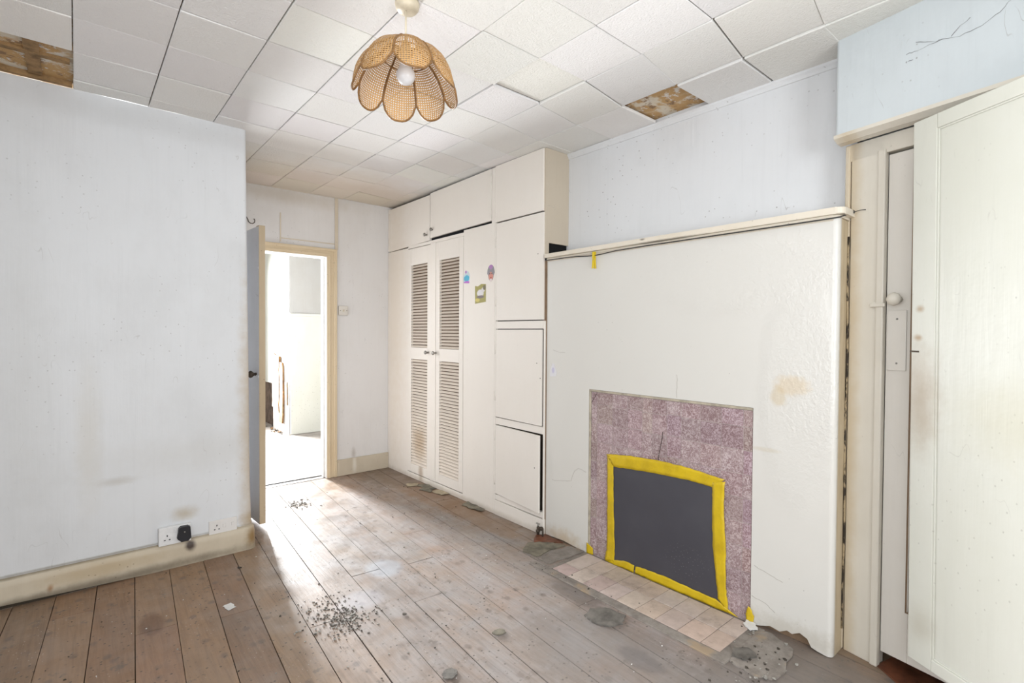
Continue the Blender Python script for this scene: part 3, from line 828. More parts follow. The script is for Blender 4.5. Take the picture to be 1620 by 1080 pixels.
tc = thing('tall_cupboard', (XC+.1, 2.62, 0), 'narrow cream cupboard of three stacked doors beside the fireplace wall', 'cupboard')
mb = MB()
mb.box(XC+.030, CB, 2.388, 2.878, 0, 1.70)
mb.box(XC+.030, CB, 2.388, 2.878, 1.90, 2.495)
mb.box(XC+.030, CB, 2.83, 2.878, 1.70, 1.90)
mb.build('carcass', M['gap'], tc)
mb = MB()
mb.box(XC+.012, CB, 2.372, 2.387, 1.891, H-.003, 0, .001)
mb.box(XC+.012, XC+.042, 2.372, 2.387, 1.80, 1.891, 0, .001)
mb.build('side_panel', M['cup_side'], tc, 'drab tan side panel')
mb = MB()
mb.box(XC, XC+.02, 2.386, 2.878, 2.096, H-.004, 0, .0015)     # upper fixed panel
mb.box(XC, XC+.02, 2.866, 2.878, 0, 2.094, 0, .001)
mb.box(XC, XC+.02, 2.374, 2.863, 1.336, 1.388, 0, .0015)
mb.box(XC, XC+.02, 2.374, 2.863, .652, .700, 0, .0015)
mb.box(XC, XC+.02, 2.374, 2.863, .108, .146, 0, .0015)
mb.box(XC, XC+.02, 2.366, 2.372, 0, 1.386, 0, .001)
mb.build('front_frame', M['cupboard'], tc)
mb = MB(); mb.box(XC+.014, XC+.03, 2.3605, 2.386, 0, 1.774, 0, .001); mb.build('edge_strip', M['brown_gap'], tc, 'raw wood strip')
mb = MB(); mb.hexa(quad_door(2.362, 2.864, .0, .0, .100, .105, x=XC-.003, t=.02), 0, .0015)
mb.build('plinth', M['cupboard'], tc)
def cup_door(z0, z1, open_, ztop0=0, holes=(), hz=()):
    y0, y1 = 2.378, 2.863
    mb = MB()
    x = XC-.001
    ex = -math.sin(open_)*(y1-y0); ey = y1-math.cos(open_)*(y1-y0)
    p = [(x+ex, ey, z0-ztop0), (x+ex+.017, ey+.002, z0-ztop0), (x+.017, y1, z0), (x, y1, z0), (x+ex, ey, z1), (x+ex+.017, ey+.002, z1), (x+.017, y1, z1), (x, y1, z1)]
    mb.hexa(p, 0, .0015)
    o = mb.build('cupboard_door', M['cupboard'], tc)
    for (yy, zz) in holes:
        t = (y1-yy)/(y1-y0)
        MB().lathe((x+ex*t-.0002, yy, zz), (-1, 0, 0), [(.004, 0), (.003, .0008), (0, .0008)], 8).build('screw_hole', M['gap'], o)
    for z in hz: MB().tube([(x-.002, y1+.0025, z-.035), (x-.002, y1+.0025, z+.035)], .0038, 8).build('hinge', M['cupboard'], o)
cup_door(1.394, 2.086, 0.0, holes=((2.43, 1.822),), hz=(1.53, 1.95))
cup_door(.706, 1.330, .028, holes=((2.421, 1.111), (2.386, 1.015)), hz=(1.190, .858))
cup_door(.152, .645, .062, .008, holes=((2.42, .43),), hz=(.57, .25))
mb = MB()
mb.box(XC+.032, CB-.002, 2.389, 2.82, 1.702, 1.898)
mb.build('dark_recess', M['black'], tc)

# ------------------------------------------------------------------ chimney breast
YBX = .709
YR = 2.359
SY0, SY1, SZ = 1.036, 2.000, .978     # tiled opening
cb = thing('chimney_breast', (XB, 1.5, 0), 'glossy cream painted chimney breast around the fireplace', 'chimney breast', kind='structure')
mb = MB()
rnd = random.Random(11)
def jag(ya, yb, n_, base, amp):
    return [(ya+(yb-ya)*i/n_, max(.002, base+amp*(rnd.random()-.3))) for i in range(n_+1)]
bl = [(YR, 0.004), (2.2, .012), (2.1, .004), (SY1, .0)]
right = [(SY0, .0), (.99, .012), (.95, .028), (.91, .022), (.88, .04), (.86, .034), (.83, .052), (.80, .04), (.785, .012), (.76, .006), (YBX+.02, .002)]
poly = bl + [(SY1, SZ), (SY0, SZ)] + right + [(YBX+.02, 1.775), (YR, 1.775)]
mb.prism([(XB, y, z) for y, z in poly], (.03, 0, 0))
# rounded right-hand corner
rr = .02
pr = [(XB, YBX+rr)] + [(XB+rr-rr*math.cos(a*PI/12), YBX+rr-rr*math.sin(a*PI/12)) for a in range(1, 6)] + [(XB+rr, YBX)]
pr += [(XB+.03, YBX), (XB+.03, YBX+rr)]
mb.prism([(x, y, .002) for x, y in pr], (0, 0, 1.773))
mb.build('front_face', M['chimney'], cb)
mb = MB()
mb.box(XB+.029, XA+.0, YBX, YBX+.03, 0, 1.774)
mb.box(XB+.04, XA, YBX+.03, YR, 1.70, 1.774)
mb.build('side_face', M['chimney_side'], cb, 'stained tan side of the breast, with shade painted in')
mb = MB()
mb.box(XB+.031, XB+.06, YBX+.02, YR, 0, 1.7)
mb.build('rubble_core', M['brown_gap'], cb)
# sealant line in the corner with the closet frame
mb = MB()
cxy = bp(.032, FO-.004)
mb.tube([(cxy.x-.002, YBX-.004+.002*math.sin(z*9), z) for z in [i*.09 for i in range(1, 20)]], .0042, 6)
mb.build('trim_6', M['mould'], None, 'broken black mouldy sealant line between chimney breast and closet frame', 'sealant', kind='structure')
# hairline cracks
def crack(pts, nm, lab):
    pts = [V((XB-.0006, y, z)) for y, z in pts]
    out = []
    r2 = random.Random(len(nm)+len(lab))
    for a, b in zip(pts, pts[1:]):
        for i in range(4):
            q = a.lerp(b, i/4); out.append(q+V((0, r2.uniform(-.003, .003), r2.uniform(-.003, .003))))
    out.append(pts[-1])
    m = MB(); m.tube(out, .0008, 5)
    m.build(nm, M['crackline'], cb)
M['crackline'] = simple('hairline_crack', (.50, .46, .41), .9)
crack([(2.30, 1.20), (2.25, 1.185), (2.2, 1.187)], 'crack', 'a')
crack([(2.30, .37), (2.2, .385), (2.14, .40), (2.11, .47), (2.08, .49), (2.02, .48)], 'crack', 'b')
crack([(1.42, 1.10), (1.421, 1.05), (1.42, .985)], 'crack', 'c')
crack([(1.03, .13), (.97, .118), (.93, .095)], 'crack', 'd')
crack([(1.02, .27), (.95, .25), (.90, .24)], 'crack', 'e')

# mantel shelf
ms = thing('mantel_shelf', (XB, 1.5, 1.775), 'long cream painted mantel shelf with a rounded right end', 'shelf')
mb = MB()
def outline(o, ya, yb, r):
    pts = [(XA-.001, yb), (XB-o, yb)]
    for a in range(0, 7):
        th = a*PI/12
        pts.append((XB-o+r-r*math.cos(th), ya+r-r*math.sin(th)))
    pts.append((XA-.001, ya))
    return pts
for o, ya, z0, z1 in ((.008, YBX-.006, 1.7755, 1.786), (.026, YBX-.024, 1.786, 1.813)):
    pts = outline(o, ya, YR+.004 if z0 > 1.78 else YR, .03)
    mb.prism([(x, y, z0) for x, y in pts], (0, 0, z1-z0), 0, .004)
mb.build('shelf_board', M['mantel'], ms)
mb = MB()
mb.prism([(XB, YBX+.02, 1.765), (XB-.016, YBX+.02, 1.7752), (XB, YBX+.02, 1.7754)], (0, YR-YBX-.022, 0))
mb.build('shelf_moulding', M['mantel'], ms)
# scrap of white paper on the shelf against the wall
mb = MB()
mb.hexa([(2.47, 1.00, 1.8135), (2.5, 1.0, 1.8135), (2.5, 1.16, 1.8135), (2.47, 1.16, 1.8135), (2.505, 1.02, 1.853), (2.508, 1.02, 1.853), (2.508, 1.20, 1.847), (2.505, 1.2, 1.847)])
mb.build('paper_scrap', M['paper'], None, 'crumpled white paper scrap lying on the mantel shelf', 'paper')

# drying line and peg
ln = thing('drying_line', (XB-.02, 1.5, 1.76), 'thin dark wire stretched under the mantel shelf', 'wire')
wp = [(XB-.010, 2.37, 1.774)] + [(XB-.020, y, 1.7705-.012*math.exp(-((y-1.95)/.12)**2)) for y in [2.30, 2.2, 2.1, 2.05, 2.0, 1.952, 1.9, 1.8, 1.6, 1.4, 1.2, 1.0, .85]]
wp += [(XB-.016, .735, 1.772), (XB-.004, .703, 1.775), (2.37, .692, 1.795), (2.412, .688, 1.806)]
mb = MB(); mb.tube(wp, .0028, 6); mb.build('wire', M['wire'], ln)
mb = MB()
kc = V((2.405, .69, 1.805))
for a in range(6):
    th = a*PI/3; mb.tube([kc+V((-.004, .009*math.cos(th), .009*math.sin(th))), kc+V((-.012, .003, 0)), kc+V((-.004, -.009*math.cos(th+.5), -.009*math.sin(th+.5)))], .002, 5)
mb.tube([kc, kc+V((-.015, -.03, .002)), kc+V((-.016, -.05, .0))], .0016, 5)
mb.tube([kc+V((-.01, 0, 0)), kc+V((-.035, .015, -.012)), kc+V((-.075, .02, -.022))], .0024, 5)
mb.build('wire_knot', M['wire'], ln)
pg = thing('clothes_peg', (XB-.024, 1.952, 1.68), 'yellow plastic clothes peg clipped on the wire under the mantel', 'peg')
for s in (-1, 1):
    mb = MB()
    yy = 1.952
    xm = XB-.0225
    pts = [(xm+s*.0015, 1.781), (xm+s*.008, 1.779), (xm+s*.0075, 1.758), (xm+s*.006, 1.73), (xm+s*.0085, 1.705), (xm+s*.012, 1.683), (xm+s*.009, 1.683), (xm+s*.003, 1.715), (xm+s*.001, 1.74)]
    mb.prism([(x, yy-.006-.0015*s, z) for x, z in pts], (0, .013, 0), 0, .0008)
    mb.build('peg_half', M['yellow_plastic'], pg)
mb = MB(); mb.tube([(xm+.008*math.cos(a), 1.952+.0025*math.sin(a*3), 1.735+.008*math.sin(a)) for a in [i*.4 for i in range(16)]], .001, 5)
mb.build('spring', M['steel'], pg)

# ------------------------------------------------------------------ tiled fire surround
sr = thing('fire_surround', (XB, 1.52, 0), 'mauve mottled tile surround of the boarded fireplace', 'fireplace')
mb = MB(); mb.box(XB+.006, XB+.030, SY0, SY1, 0, SZ); mb.build('grout_bed', M['grout'], sr, kind=None)
mb = MB()
ycol = [SY0+.002, 1.081, 1.187, 1.294, 1.395, 1.479, 1.567, 1.629, 1.725, 1.83, 1.941, 1.985]
zrow = [.004, .11, .225, .335, .447, .558, .668, .778, .886, SZ-.014]
rnd = random.Random(21)
for i in range(len(ycol)-1):
    sh = rnd.choice((0, 0, .008, -.008)) if 0 < i < len(ycol)-2 else 0
    for j in range(len(zrow)-1):
        y0, y1, z0, z1 = ycol[i], ycol[i+1], zrow[j], zrow[j+1]
        if y0 > 1.24 and y1 < 1.78 and z1 < .56: continue
        z0 += sh if j else 0; z1 += sh if j < len(zrow)-2 else 0
        t = rnd.uniform(.9, 1.06); tn = (t, t*rnd.uniform(.97, 1), t*rnd.uniform(.96, 1.01))
        g = .0014
        mb.box(XB+.003+rnd.uniform(0, .0012), XB+.010, y0+g, y1-g, z0+g, z1-g, 0, .0012, tn)
mb.build('mauve_tiles', M['mauve'], sr)
mb = MB()
mb.box(XB-.001, XB+.012, SY0+.002, SY1, SZ-.013, SZ-.001, 0, .002)
mb.box(XB-.001, XB+.012, SY1-.014, SY1-.001, 0.002, SZ-.013, 0, .002)
mb.build('edge_fillet', M['surround_edge'], sr, 'tan plaster edge strip')
mb = MB()
mb.tube([(XB+.002, 1.500, .80), (XB+.0022, 1.503, .77), (XB+.0022, 1.513, .72), (XB+.0022, 1.520, .69), (XB+.0022, 1.528, .64)], .0014, 5)
mb.build('crack', M['gap'], sr)
mb = MB()
mb.tube([(XB+.002, 1.945, .955), (XB+.002, 1.965, .925), (XB+.002, 1.982, .90)], .0012, 5)
mb.build('crack', M['gap'], sr)

bd = thing('fireplace_board', (XB, 1.51, .02), 'charcoal board taped over the fireplace opening with yellow tape', 'board')
mb = MB(); mb.hexa([(XB-.003, 1.17, .03), (XB+.003, 1.17, .03), (XB+.003, 1.845, .015), (XB-.003, 1.845, .015), (XB-.003, 1.185, .60), (XB+.003, 1.185, .60), (XB+.003, 1.835, .59), (XB-.003, 1.835, .59)], 0, .001)
mb.build('board_panel', M['board'], bd)
def tape(name, cl, parent, seed, mid=None, thick=.0018):
    """cl: list of ((y,z) inner edge, (y,z) outer edge); wrinkled strip with thickness"""
    r2 = random.Random(seed); m = MB(); bm = m.bm
    pts = []
    for (a, b), (c_, e_) in zip(cl, cl[1:]):
        for i in range(7):
            t = i/7
            pts.append((V(a).lerp(V(c_), t), V(b).lerp(V(e_), t)))
    pts.append((V(cl[-1][0]), V(cl[-1][1])))
    front = []; back = []
    for i, (a, b) in enumerate(pts):
        a = a + V((r2.uniform(-.0015, .0015), r2.uniform(-.0015, .0015))); b = b + V((r2.uniform(-.002, .002), r2.uniform(-.002, .002)))
        rowf = []; rowb = []
        for j in range(5):
            q = a.lerp(b, j/4)
            w = .0035*mnoise.noise((q.x*28, q.y*28, seed)) + .0018*mnoise.noise((q.x*90, q.y*90, seed))
            xx = XB-.0055 - abs(w)*1.2
            rowf.append(bm.verts.new((xx, q.x, q.y))); rowb.append(bm.verts.new((xx+thick, q.x, q.y)))
        front.append(rowf); back.append(rowb)
    nr = len(front)
    for i in range(nr-1):
        for j in range(4):
            f = bm.faces.new([front[i][j], front[i][j+1], front[i+1][j+1], front[i+1][j]]); f.smooth = True
            bm.faces.new([back[i][j+1], back[i][j], back[i+1][j], back[i+1][j+1]])
        bm.faces.new([front[i][0], front[i+1][0], back[i+1][0], back[i][0]]); bm.faces.new([front[i+1][4], front[i][4], back[i][4], back[i+1][4]])
    for i in (0, nr-1):
        for j in range(4): bm.faces.new([front[i][j], back[i][j], back[i][j+1], front[i][j+1]])
    return m.build(name, M['tape'], parent)
tape('tape_strip', [((1.815, .556), (1.862, .618)), ((1.69, .566), (1.70, .640)), ((1.5, .578), (1.5, .648)), ((1.35, .583), (1.34, .645)), ((1.215, .578), (1.163, .628))], bd, 1)
tape('tape_strip', [((1.222, .60), (1.160, .62)), ((1.222, .5), (1.165, .5)), ((1.216, .3), (1.152, .3)), ((1.195, .13), (1.148, .12)), ((1.188, .055), (1.136, .015))], bd, 2)
tape('tape_strip', [((1.20, .049), (1.09, .008)), ((1.35, .052), (1.34, -.000+.006)), ((1.48, .056), (1.48, .004)), ((1.615, .05), (1.62, .006)), ((1.655, .045), (1.66, .004))], bd, 3)
tape('tape_strip', [((1.665, .046), (1.67, .004)), ((1.72, .050), (1.72, .006)), ((1.80, .030), (1.81, .001)), ((1.85, .04), (1.868, .004))], bd, 4)
tape('tape_strip', [((1.80, .02), (1.868, .004)), ((1.798, .10), (1.852, .08)), ((1.806, .3), (1.853, .3)), ((1.81, .45), (1.855, .45)), ((1.812, .60), (1.858, .615))], bd, 5)
o = tape('tape_scrap', [((1.955, .005), (2.004, .001)), ((1.958, .045), (2.004, .065))], None, 6)
tag(o, 'small yellow tape scrap at the lower left corner of the tile surround', 'tape', 'yellow tape scraps at the foot of the surround')
o = tape('tape_scrap', [((1.022, .012), (1.052, .012)), ((1.018, .045), (1.056, .04)), ((1.034, .075), (1.046, .078))], None, 8)
tag(o, 'crumpled yellow tape scrap at the lower right corner of the tile surround', 'tape', 'yellow tape scraps at the foot of the surround')

# ------------------------------------------------------------------ hearth
hs = thing('tiled_hearth', (2.14, 1.5, 0), 'low hearth of buff tiles in front of the boarded fireplace', 'hearth')
mb = MB()
mb.box(1.945, XB-.001, .97, 2.02, -.015, .003, 0, .003)
mb.box(1.945, 1.995, .97, 2.12, -.015, .006, 0, .003)
mb.build('concrete_bed', M['concrete'], hs)
mb = MB(); mb.box(2.001, 2.295, 1.019, 1.984, .002, .0045); mb.build('grout_bed', M['hgrout'], hs)
mb = MB()
rnd = random.Random(4)
yc = [1.018, 1.104, 1.216, 1.330, 1.438, 1.549, 1.654, 1.764, 1.872, 1.985]
for i in range(len(yc)-1):
    xm_ = 2.148 + rnd.uniform(-.004, .004) if i < 8 else 2.10
    for x0_, x1_ in ((2.000, xm_), (xm_, 2.296)):
        t = rnd.uniform(.93, 1.05)
        mb.box(x0_+.0018, x1_-.0018, yc[i]+.0018, yc[i+1]-.0018, 0, .007+rnd.uniform(0, .001), 0, .0015, (t, t*rnd.uniform(.96, 1), t*rnd.uniform(.94, 1)))
mb.build('hearth_tiles', M['hearth_tile'], hs)
# concrete slab left of hearth
def shard(name, pts, z, t, mat, label, cat, group=None, tilt=0):
    r2 = random.Random(hash(label) % 1000 if False else len(label)*7+int(abs(pts[0][0])*100))
    q = []
    for (xa, ya), (xb, yb) in zip(pts, pts[1:]+pts[:1]):
        L = math.hypot(xb-xa, yb-ya)
        for i in range(4):
            f_ = i/4; q.append((xa+(xb-xa)*f_+r2.uniform(-.07, .07)*L, ya+(yb-ya)*f_+r2.uniform(-.07, .07)*L))
    m = MB(); m.prism([(x, y, z+tilt*abs(math.sin(PI*i/len(q)))) for i, (x, y) in enumerate(q)], (0, 0, t), 0, 0)
    return m.build(name, mat, None, label, cat, group)
shard('concrete_slab', [(2.03, 2.03), (2.30, 2.02), (2.305, 2.12), (2.16, 2.16), (2.02, 2.13)], .0005, .006, M['concrete'], 'grey broken concrete slab at the left end of the hearth', 'slab')
shard('concrete_slab', [(2.04, 2.15), (2.16, 2.175), (2.28, 2.15), (2.24, 2.28), (2.13, 2.33), (2.03, 2.27)], .0005, .005, M['lino'], 'dusty buff slab below the valve, farther from the hearth', 'slab')
shard('brick_patch', [(2.17, 2.31), (2.25, 2.24), (2.305, 2.2), (2.305, 2.36), (2.24, 2.39)], .0005, .006, M['red_floor'], 'red brick patch by the foot of the cupboard corner', 'brick')
shard('concrete_slab', [(2.01, .80), (2.26, .84), (2.303, .95), (2.25, 1.005), (1.98, .965), (1.96, .86)], .0005, .006, M['concrete'], 'grey concrete patch at the right end of the hearth', 'slab')
shard('slate_flake', [(1.77, 1.50), (1.80, 1.43), (1.86, 1.40), (1.93, 1.44), (1.92, 1.52), (1.85, 1.58), (1.78, 1.56)], .0005, .006, M['slate'], 'large grey-green slate flake on the boards in front of the hearth', 'slate')
shard('slate_flake', [(2.02, .93), (2.08, .905), (2.11, .95), (2.06, .99), (2.01, .975)], .0068, .007, M['slate'], 'small dark slate flake on the concrete at the hearth end', 'slate')
shard('paper_scrap', [(2.245, 1.005), (2.27, .985), (2.305, 1.01), (2.30, 1.05), (2.26, 1.045)], .0085, .003, M['paper'], 'torn white paper scrap below the right tape scrap', 'paper', tilt=.006)

# valve at the cupboard corner
vv = thing('pipe_valve', (2.268, 2.372, 0), 'small rusty pipe valve at the foot of the narrow cupboard', 'valve')
mb = MB()
mb.tube([(2.268, 2.385, 0), (2.268, 2.385, .055)], .009, 12)
mb.lathe((2.268, 2.385, .02), (0, 0, 1), [(.009, 0), (.014, .002), (.014, .014), (.009, .016)], 8)
mb.build('pipe', M['oldmetal'], vv)
mb = MB()
mb.tube([(2.268, 2.385, .052), (2.268, 2.34, .052)], .008, 10); mb.lathe((2.268, 2.36, .052), (0, -1, 0), [(.008, 0), (.013, .001), (.013, .012), (.008, .013)], 8)
mb.tube([(2.268, 2.34, .055), (2.268, 2.34, 0)], .006, 10)
mb.build('valve_body', M['oldmetal'], vv)
mb = MB(); mb.tube([(2.268, 2.385, .055), (2.268, 2.385, .075)], .005, 8); mb.box(2.262, 2.274, 2.37, 2.40, .073, .079, 0, .002)
mb.build('valve_handle', M['steel'], vv)

# ------------------------------------------------------------------ stickers
st1 = MB()
st1.prism([(XC-.0012, y, z) for y, z in [(3.262, 1.69), (3.192, 1.684), (3.19, 1.72), (3.185, 1.75), (3.205, 1.775), (3.225, 1.78), (3.245, 1.786), (3.25, 1.76), (3.268, 1.745), (3.27, 1.715)]], (.0012, 0, 0))
st1.build('sticker', sticker_mat('blue_purple_sticker', (.62, .72, .78), [((XC, 3.225, 1.722), (.1, .04, .028), (.05, .42, .62)), ((XC, 3.225, 1.69), (.1, .05, .014), (.48, .12, .58)), ((XC, 3.235, 1.772), (.1, .014, .012), (.42, .2, .5))]),
          None, 'small turquoise and purple sticker beside the louvred door', 'sticker', 'stickers on the wardrobe')
st2 = MB()
st2.prism([(XC-.0012, y, z) for y, z in [(3.115, 1.524), (2.984, 1.534), (2.984, 1.664), (3.04, 1.668), (3.08, 1.652), (3.117, 1.658)]], (.0012, 0, 0))
st2.build('sticker', sticker_mat('green_card', (.36, .32, .07), [((XC, 3.05, 1.60), (.1, .045, .03), (.70, .68, .68)), ((XC, 3.015, 1.625), (.1, .022, .02), (.66, .63, .62)), ((XC, 3.05, 1.573), (.1, .05, .012), (.16, .12, .12)),
          ((XC, 3.085, 1.55), (.1, .03, .014), (.62, .52, .12)), ((XC, 3.0, 1.64), (.1, .02, .02), (.16, .13, .06))]), None, 'square green card with a pale sheep, lowest of the stickers', 'sticker', 'stickers on the wardrobe')
st3 = MB()
pts3 = []
for a in range(24):
    th = 2*PI*a/24; r = .052 if math.sin(th) < .2 else .06
    pts3.append((2.924-.043*math.cos(th)*(1 if math.sin(th) > -.2 else .75), 1.738+.062*math.sin(th)))
st3.prism([(XC-.0012, y, z) for y, z in pts3], (.0012, 0, 0))
st3.build('sticker', sticker_mat('face_sticker', (.28, .27, .29), [((XC, 2.924, 1.715), (.1, .028, .034), (.62, .26, .2)), ((XC, 2.924, 1.787), (.1, .026, .024), (.40, .2, .45)),
          ((XC, 2.924, 1.685), (.1, .02, .014), (.72, .62, .6)), ((XC, 2.936, 1.735), (.1, .007, .006), (.1, .07, .08)), ((XC, 2.912, 1.735), (.1, .007, .006), (.1, .07, .08)), ((XC, 2.924, 1.705), (.1, .01, .005), (.4, .06, .06))]),
          None, 'oval face sticker with purple cap, rightmost of the stickers', 'sticker', 'stickers on the wardrobe')
st4 = MB()
st4.prism([(XB-.001, y, z) for y, z in [(2.33, 1.03), (2.275, 1.035), (2.27, 1.06), (2.29, 1.11), (2.31, 1.115), (2.325, 1.07)]], (.001, 0, 0))
st4.build('sticker', sticker_mat('pale_lilac_sticker', (.74, .73, .76), [((XB, 2.3, 1.07), (.1, .012, .02), (.55, .53, .66))]), None, 'faint lilac sticker on the chimney breast edge', 'sticker')

# ------------------------------------------------------------------ switch, sockets, plug, hook
sw = thing('light_switch', (1.847, YF, 1.455), 'square cream light switch right of the doorway', 'switch')
mb = MB(); mb.box(1.803, 1.889, YF-.022, YF, 1.456, 1.541, 0, .004); mb.build('switch_plate', M['switch'], sw)
mb = MB(); mb.box(1.839, 1.851, YF-.028, YF-.0215, 1.488, 1.508, 0, .002); mb.build('rocker', M['cream_plastic'], sw)
for x in (1.817, 1.875): MB().lathe((x, YF-.022, 1.498), (0, -1, 0), [(.004, 0), (.003, .001), (0, .001)], 8).build('screw', M['oldmetal'], sw)
YS = YL
def socket(name, x0_, x1_, z0_, z1_, dpt, mat, label, shear, holes, pins):
    s_ = thing(name, ((x0_+x1_)/2, YL, z0_), label, 'socket', 'double sockets low on the left wall')
    m = MB()
    m.hexa([(x0_, YL-.022-dpt, z0_), (x1_, YL-.022-dpt, z0_), (x1_, YL, z0_), (x0_, YL, z0_), (x0_, YL-.02-dpt, z1_), (x1_, YL-.02-dpt, z1_), (x1_, YL, z1_), (x0_, YL, z1_)], 0, .003)
    m.build('socket_plate', mat, s_)
    for (x, z, w, h_) in holes: MB().box(x-w/2, x+w/2, YL-.0235-dpt, YL-.0205-dpt, z-h_/2, z+h_/2).build('pin_hole', M['black'], s_)
    for (x, z) in pins: MB().box(x-.007, x+.007, YL-.026-dpt, YL-.021-dpt, z-.010, z+.010, 0, .0015).build('rocker', mat, s_)
    return s_
def triple(x, z): return [(x, z+.014, .004, .009), (x-.011, z-.008, .007, .0045), (x+.011, z-.008, .007, .0045)]
socket('wall_socket', .336, .486, .137, .234, .008, M['white_plastic'], 'white double socket holding a black plug', 0, triple(.375, .175), [(.412, .21), (.455, .212)])
socket('wall_socket', .577, .722, .124, .212, -.012, M['painted_plastic'], 'painted-over double socket near the wall corner', 0, triple(.617, .168), [(.655, .175), (.70, .175)])
pgx = thing('plug', (.452, YL-.03, .15), 'black plug pushed into the white double socket', 'plug')
mb = MB()
f_ = [(.418, .168), (.437, .147), (.470, .147), (.484, .163), (.480, .222), (.470, .230), (.434, .230), (.426, .222)]
mb.prism([(x, YL-.0305, z) for x, z in f_], (0, -.028, 0), 0, .002)
mb.build('plug_body', M['black_plastic'], pgx)
mb = MB(); mb.lathe((.452, YL-.0585, .20), (0, -1, 0), [(.004, 0), (.003, .001), (0, .001)], 8); mb.build('screw', M['steel'], pgx)
mb = MB()
mb.tube([(1.040, YF-.001, 2.235), (1.048, YF-.012, 2.225), (1.058, YF-.02, 2.205), (1.064, YF-.022, 2.185), (1.078, YF-.022, 2.174), (1.095, YF-.022, 2.174), (1.108, YF-.022, 2.186), (1.110, YF-.022, 2.204), (1.102, YF-.022, 2.214)], .0035, 8)
mb.build('wall_hook', M['oldmetal'], None, 'bent dark metal hook above the open door leaf', 'hook')

# ------------------------------------------------------------------ pendant lamp
LX, LY = .915, 1.672
lp = thing('pendant_lamp', (LX, LY, H), 'pendant lamp with a petal-shaped woven cane shade', 'pendant lamp')
mb = MB()
mb.lathe((LX+.008, LY+.004, H), (0, 0, -1), [(0, 0), (.044, 0), (.044, .008), (.041, .022), (.032, .032), (.012, .035), (0, .035)], 28)
mb.build('ceiling_rose', M['cream_plastic'], lp, smooth=True)
mb = MB(); mb.tube([(LX, LY, H-.03), (LX+.0005, LY, 2.44), (LX, LY, 2.345)], .0036, 8); mb.build('cord', M['cream_plastic'], lp)
mb = MB(); mb.lathe((LX, LY, 2.355), (0, 0, -1), [(0, 0), (.012, 0), (.016, .02), (.017, .05), (.02, .055), (.02, .075), (.015, .078)], 20); mb.build('bulb_holder', M['cream_plastic'], lp, smooth=True)
mb = MB()
prof = [(0.013, .0), (.015, .012), (.022, .030)]
for a in range(1, 12):
    th = -PI/2 + .62 + a*(PI-.62)/11
    prof.append((.034*math.cos(th) if a < 11 else 0, .062+.034*math.sin(th)))
bx = V((LX-.002, LY, 2.298))
mb.lathe(bx, (.05, .02, -1), prof, 24); mb.build('bulb', M['bulb'], lp, smooth=True)
# ring frame and eight petals
cx, cy, tilt = LX, LY, V((.06, .08, 0))
def sp(r, th, z):
    # slight tilt of the whole shade away from the viewer
    p = V((r*math.cos(th), r*math.sin(th), z))
    p.z -= p.x*tilt.x + p.y*tilt.y
    return V((cx, cy, 2.352)) + p
mb = MB()
mb.tube([sp(.042, 2*PI*i/24, 0) for i in range(25)], .003, 6)
mb.tube([sp(.085, 2*PI*i/32, -.052) for i in range(33)], .0022, 6)
for q in range(3):
    mb.tube([sp(.042, 2*PI*q/3, 0), sp(.016, 2*PI*q/3, -.012)], .0018, 5)
mb.tube([sp(.017, 2*PI*i/16, -.012) for i in range(17)], .0018, 5)
shade = mb.build('shade_frame', M['rim'], lp)
prof = [(.040, .002), (.064, -.012), (.088, -.032), (.116, -.052), (.143, -.082), (.163, -.118), (.175, -.158), (.178, -.192)]
cam_az = math.atan2(-LY, -LX)
seam0 = cam_az - math.radians(14)
NU, NV = 10, 16
def prof_at(t):
    f = t*(len(prof)-1); i = min(int(f), len(prof)-2); u = f-i
    return prof[i][0]*(1-u)+prof[i+1][0]*u, prof[i][1]*(1-u)+prof[i+1][1]*u
for pi_ in range(8):
    mid = seam0 + PI/8 + pi_*PI/4
    mb = MB(); bm = mb.bm; uvl = bm.loops.layers.uv.new('UVMap')
    grid = []
    for iv in range(NV+1):
        row = []
        for iu in range(NU+1):
            s = -1 + 2*iu/NU
            # rounded petal tip: outer length shrinks towards the seam
            tmax = 1.0 - .22*(abs(s)**3)
            t = tmax*iv/NV
            r, z = prof_at(t)
            half = PI/8*(.99 if t < .7 else .99 - .05*((t-.7)/.3)**2)
            bulge = .012*(1-s*s)*math.sin(min(1, t*1.15)*PI*.75)
            row.append((sp(r+bulge, mid+s*half, z+.1*bulge), (iu/NU, iv/NV*tmax)))
        grid.append(row)
    vs = [[bm.verts.new(p) for p, _ in r] for r in grid]
    for iv in range(NV):
        for iu in range(NU):
            f = bm.faces.new([vs[iv][iu], vs[iv][iu+1], vs[iv+1][iu+1], vs[iv+1][iu]]); f.smooth = True
            for l, (a, b) in zip(f.loops, ((iv, iu), (iv, iu+1), (iv+1, iu+1), (iv+1, iu))): l[uvl].uv = grid[a][b][1]
    rim = [grid[iv][0][0] for iv in range(NV+1)] + [grid[NV][iu][0] for iu in range(1, NU)] + [grid[iv][NU][0] for iv in range(NV, -1, -1)]
    pt = mb.build('petal', M['cane'], lp)
    mb = MB(); mb.tube(rim, .0036, 6); mb.build('cane_rim', M['rim'], pt)

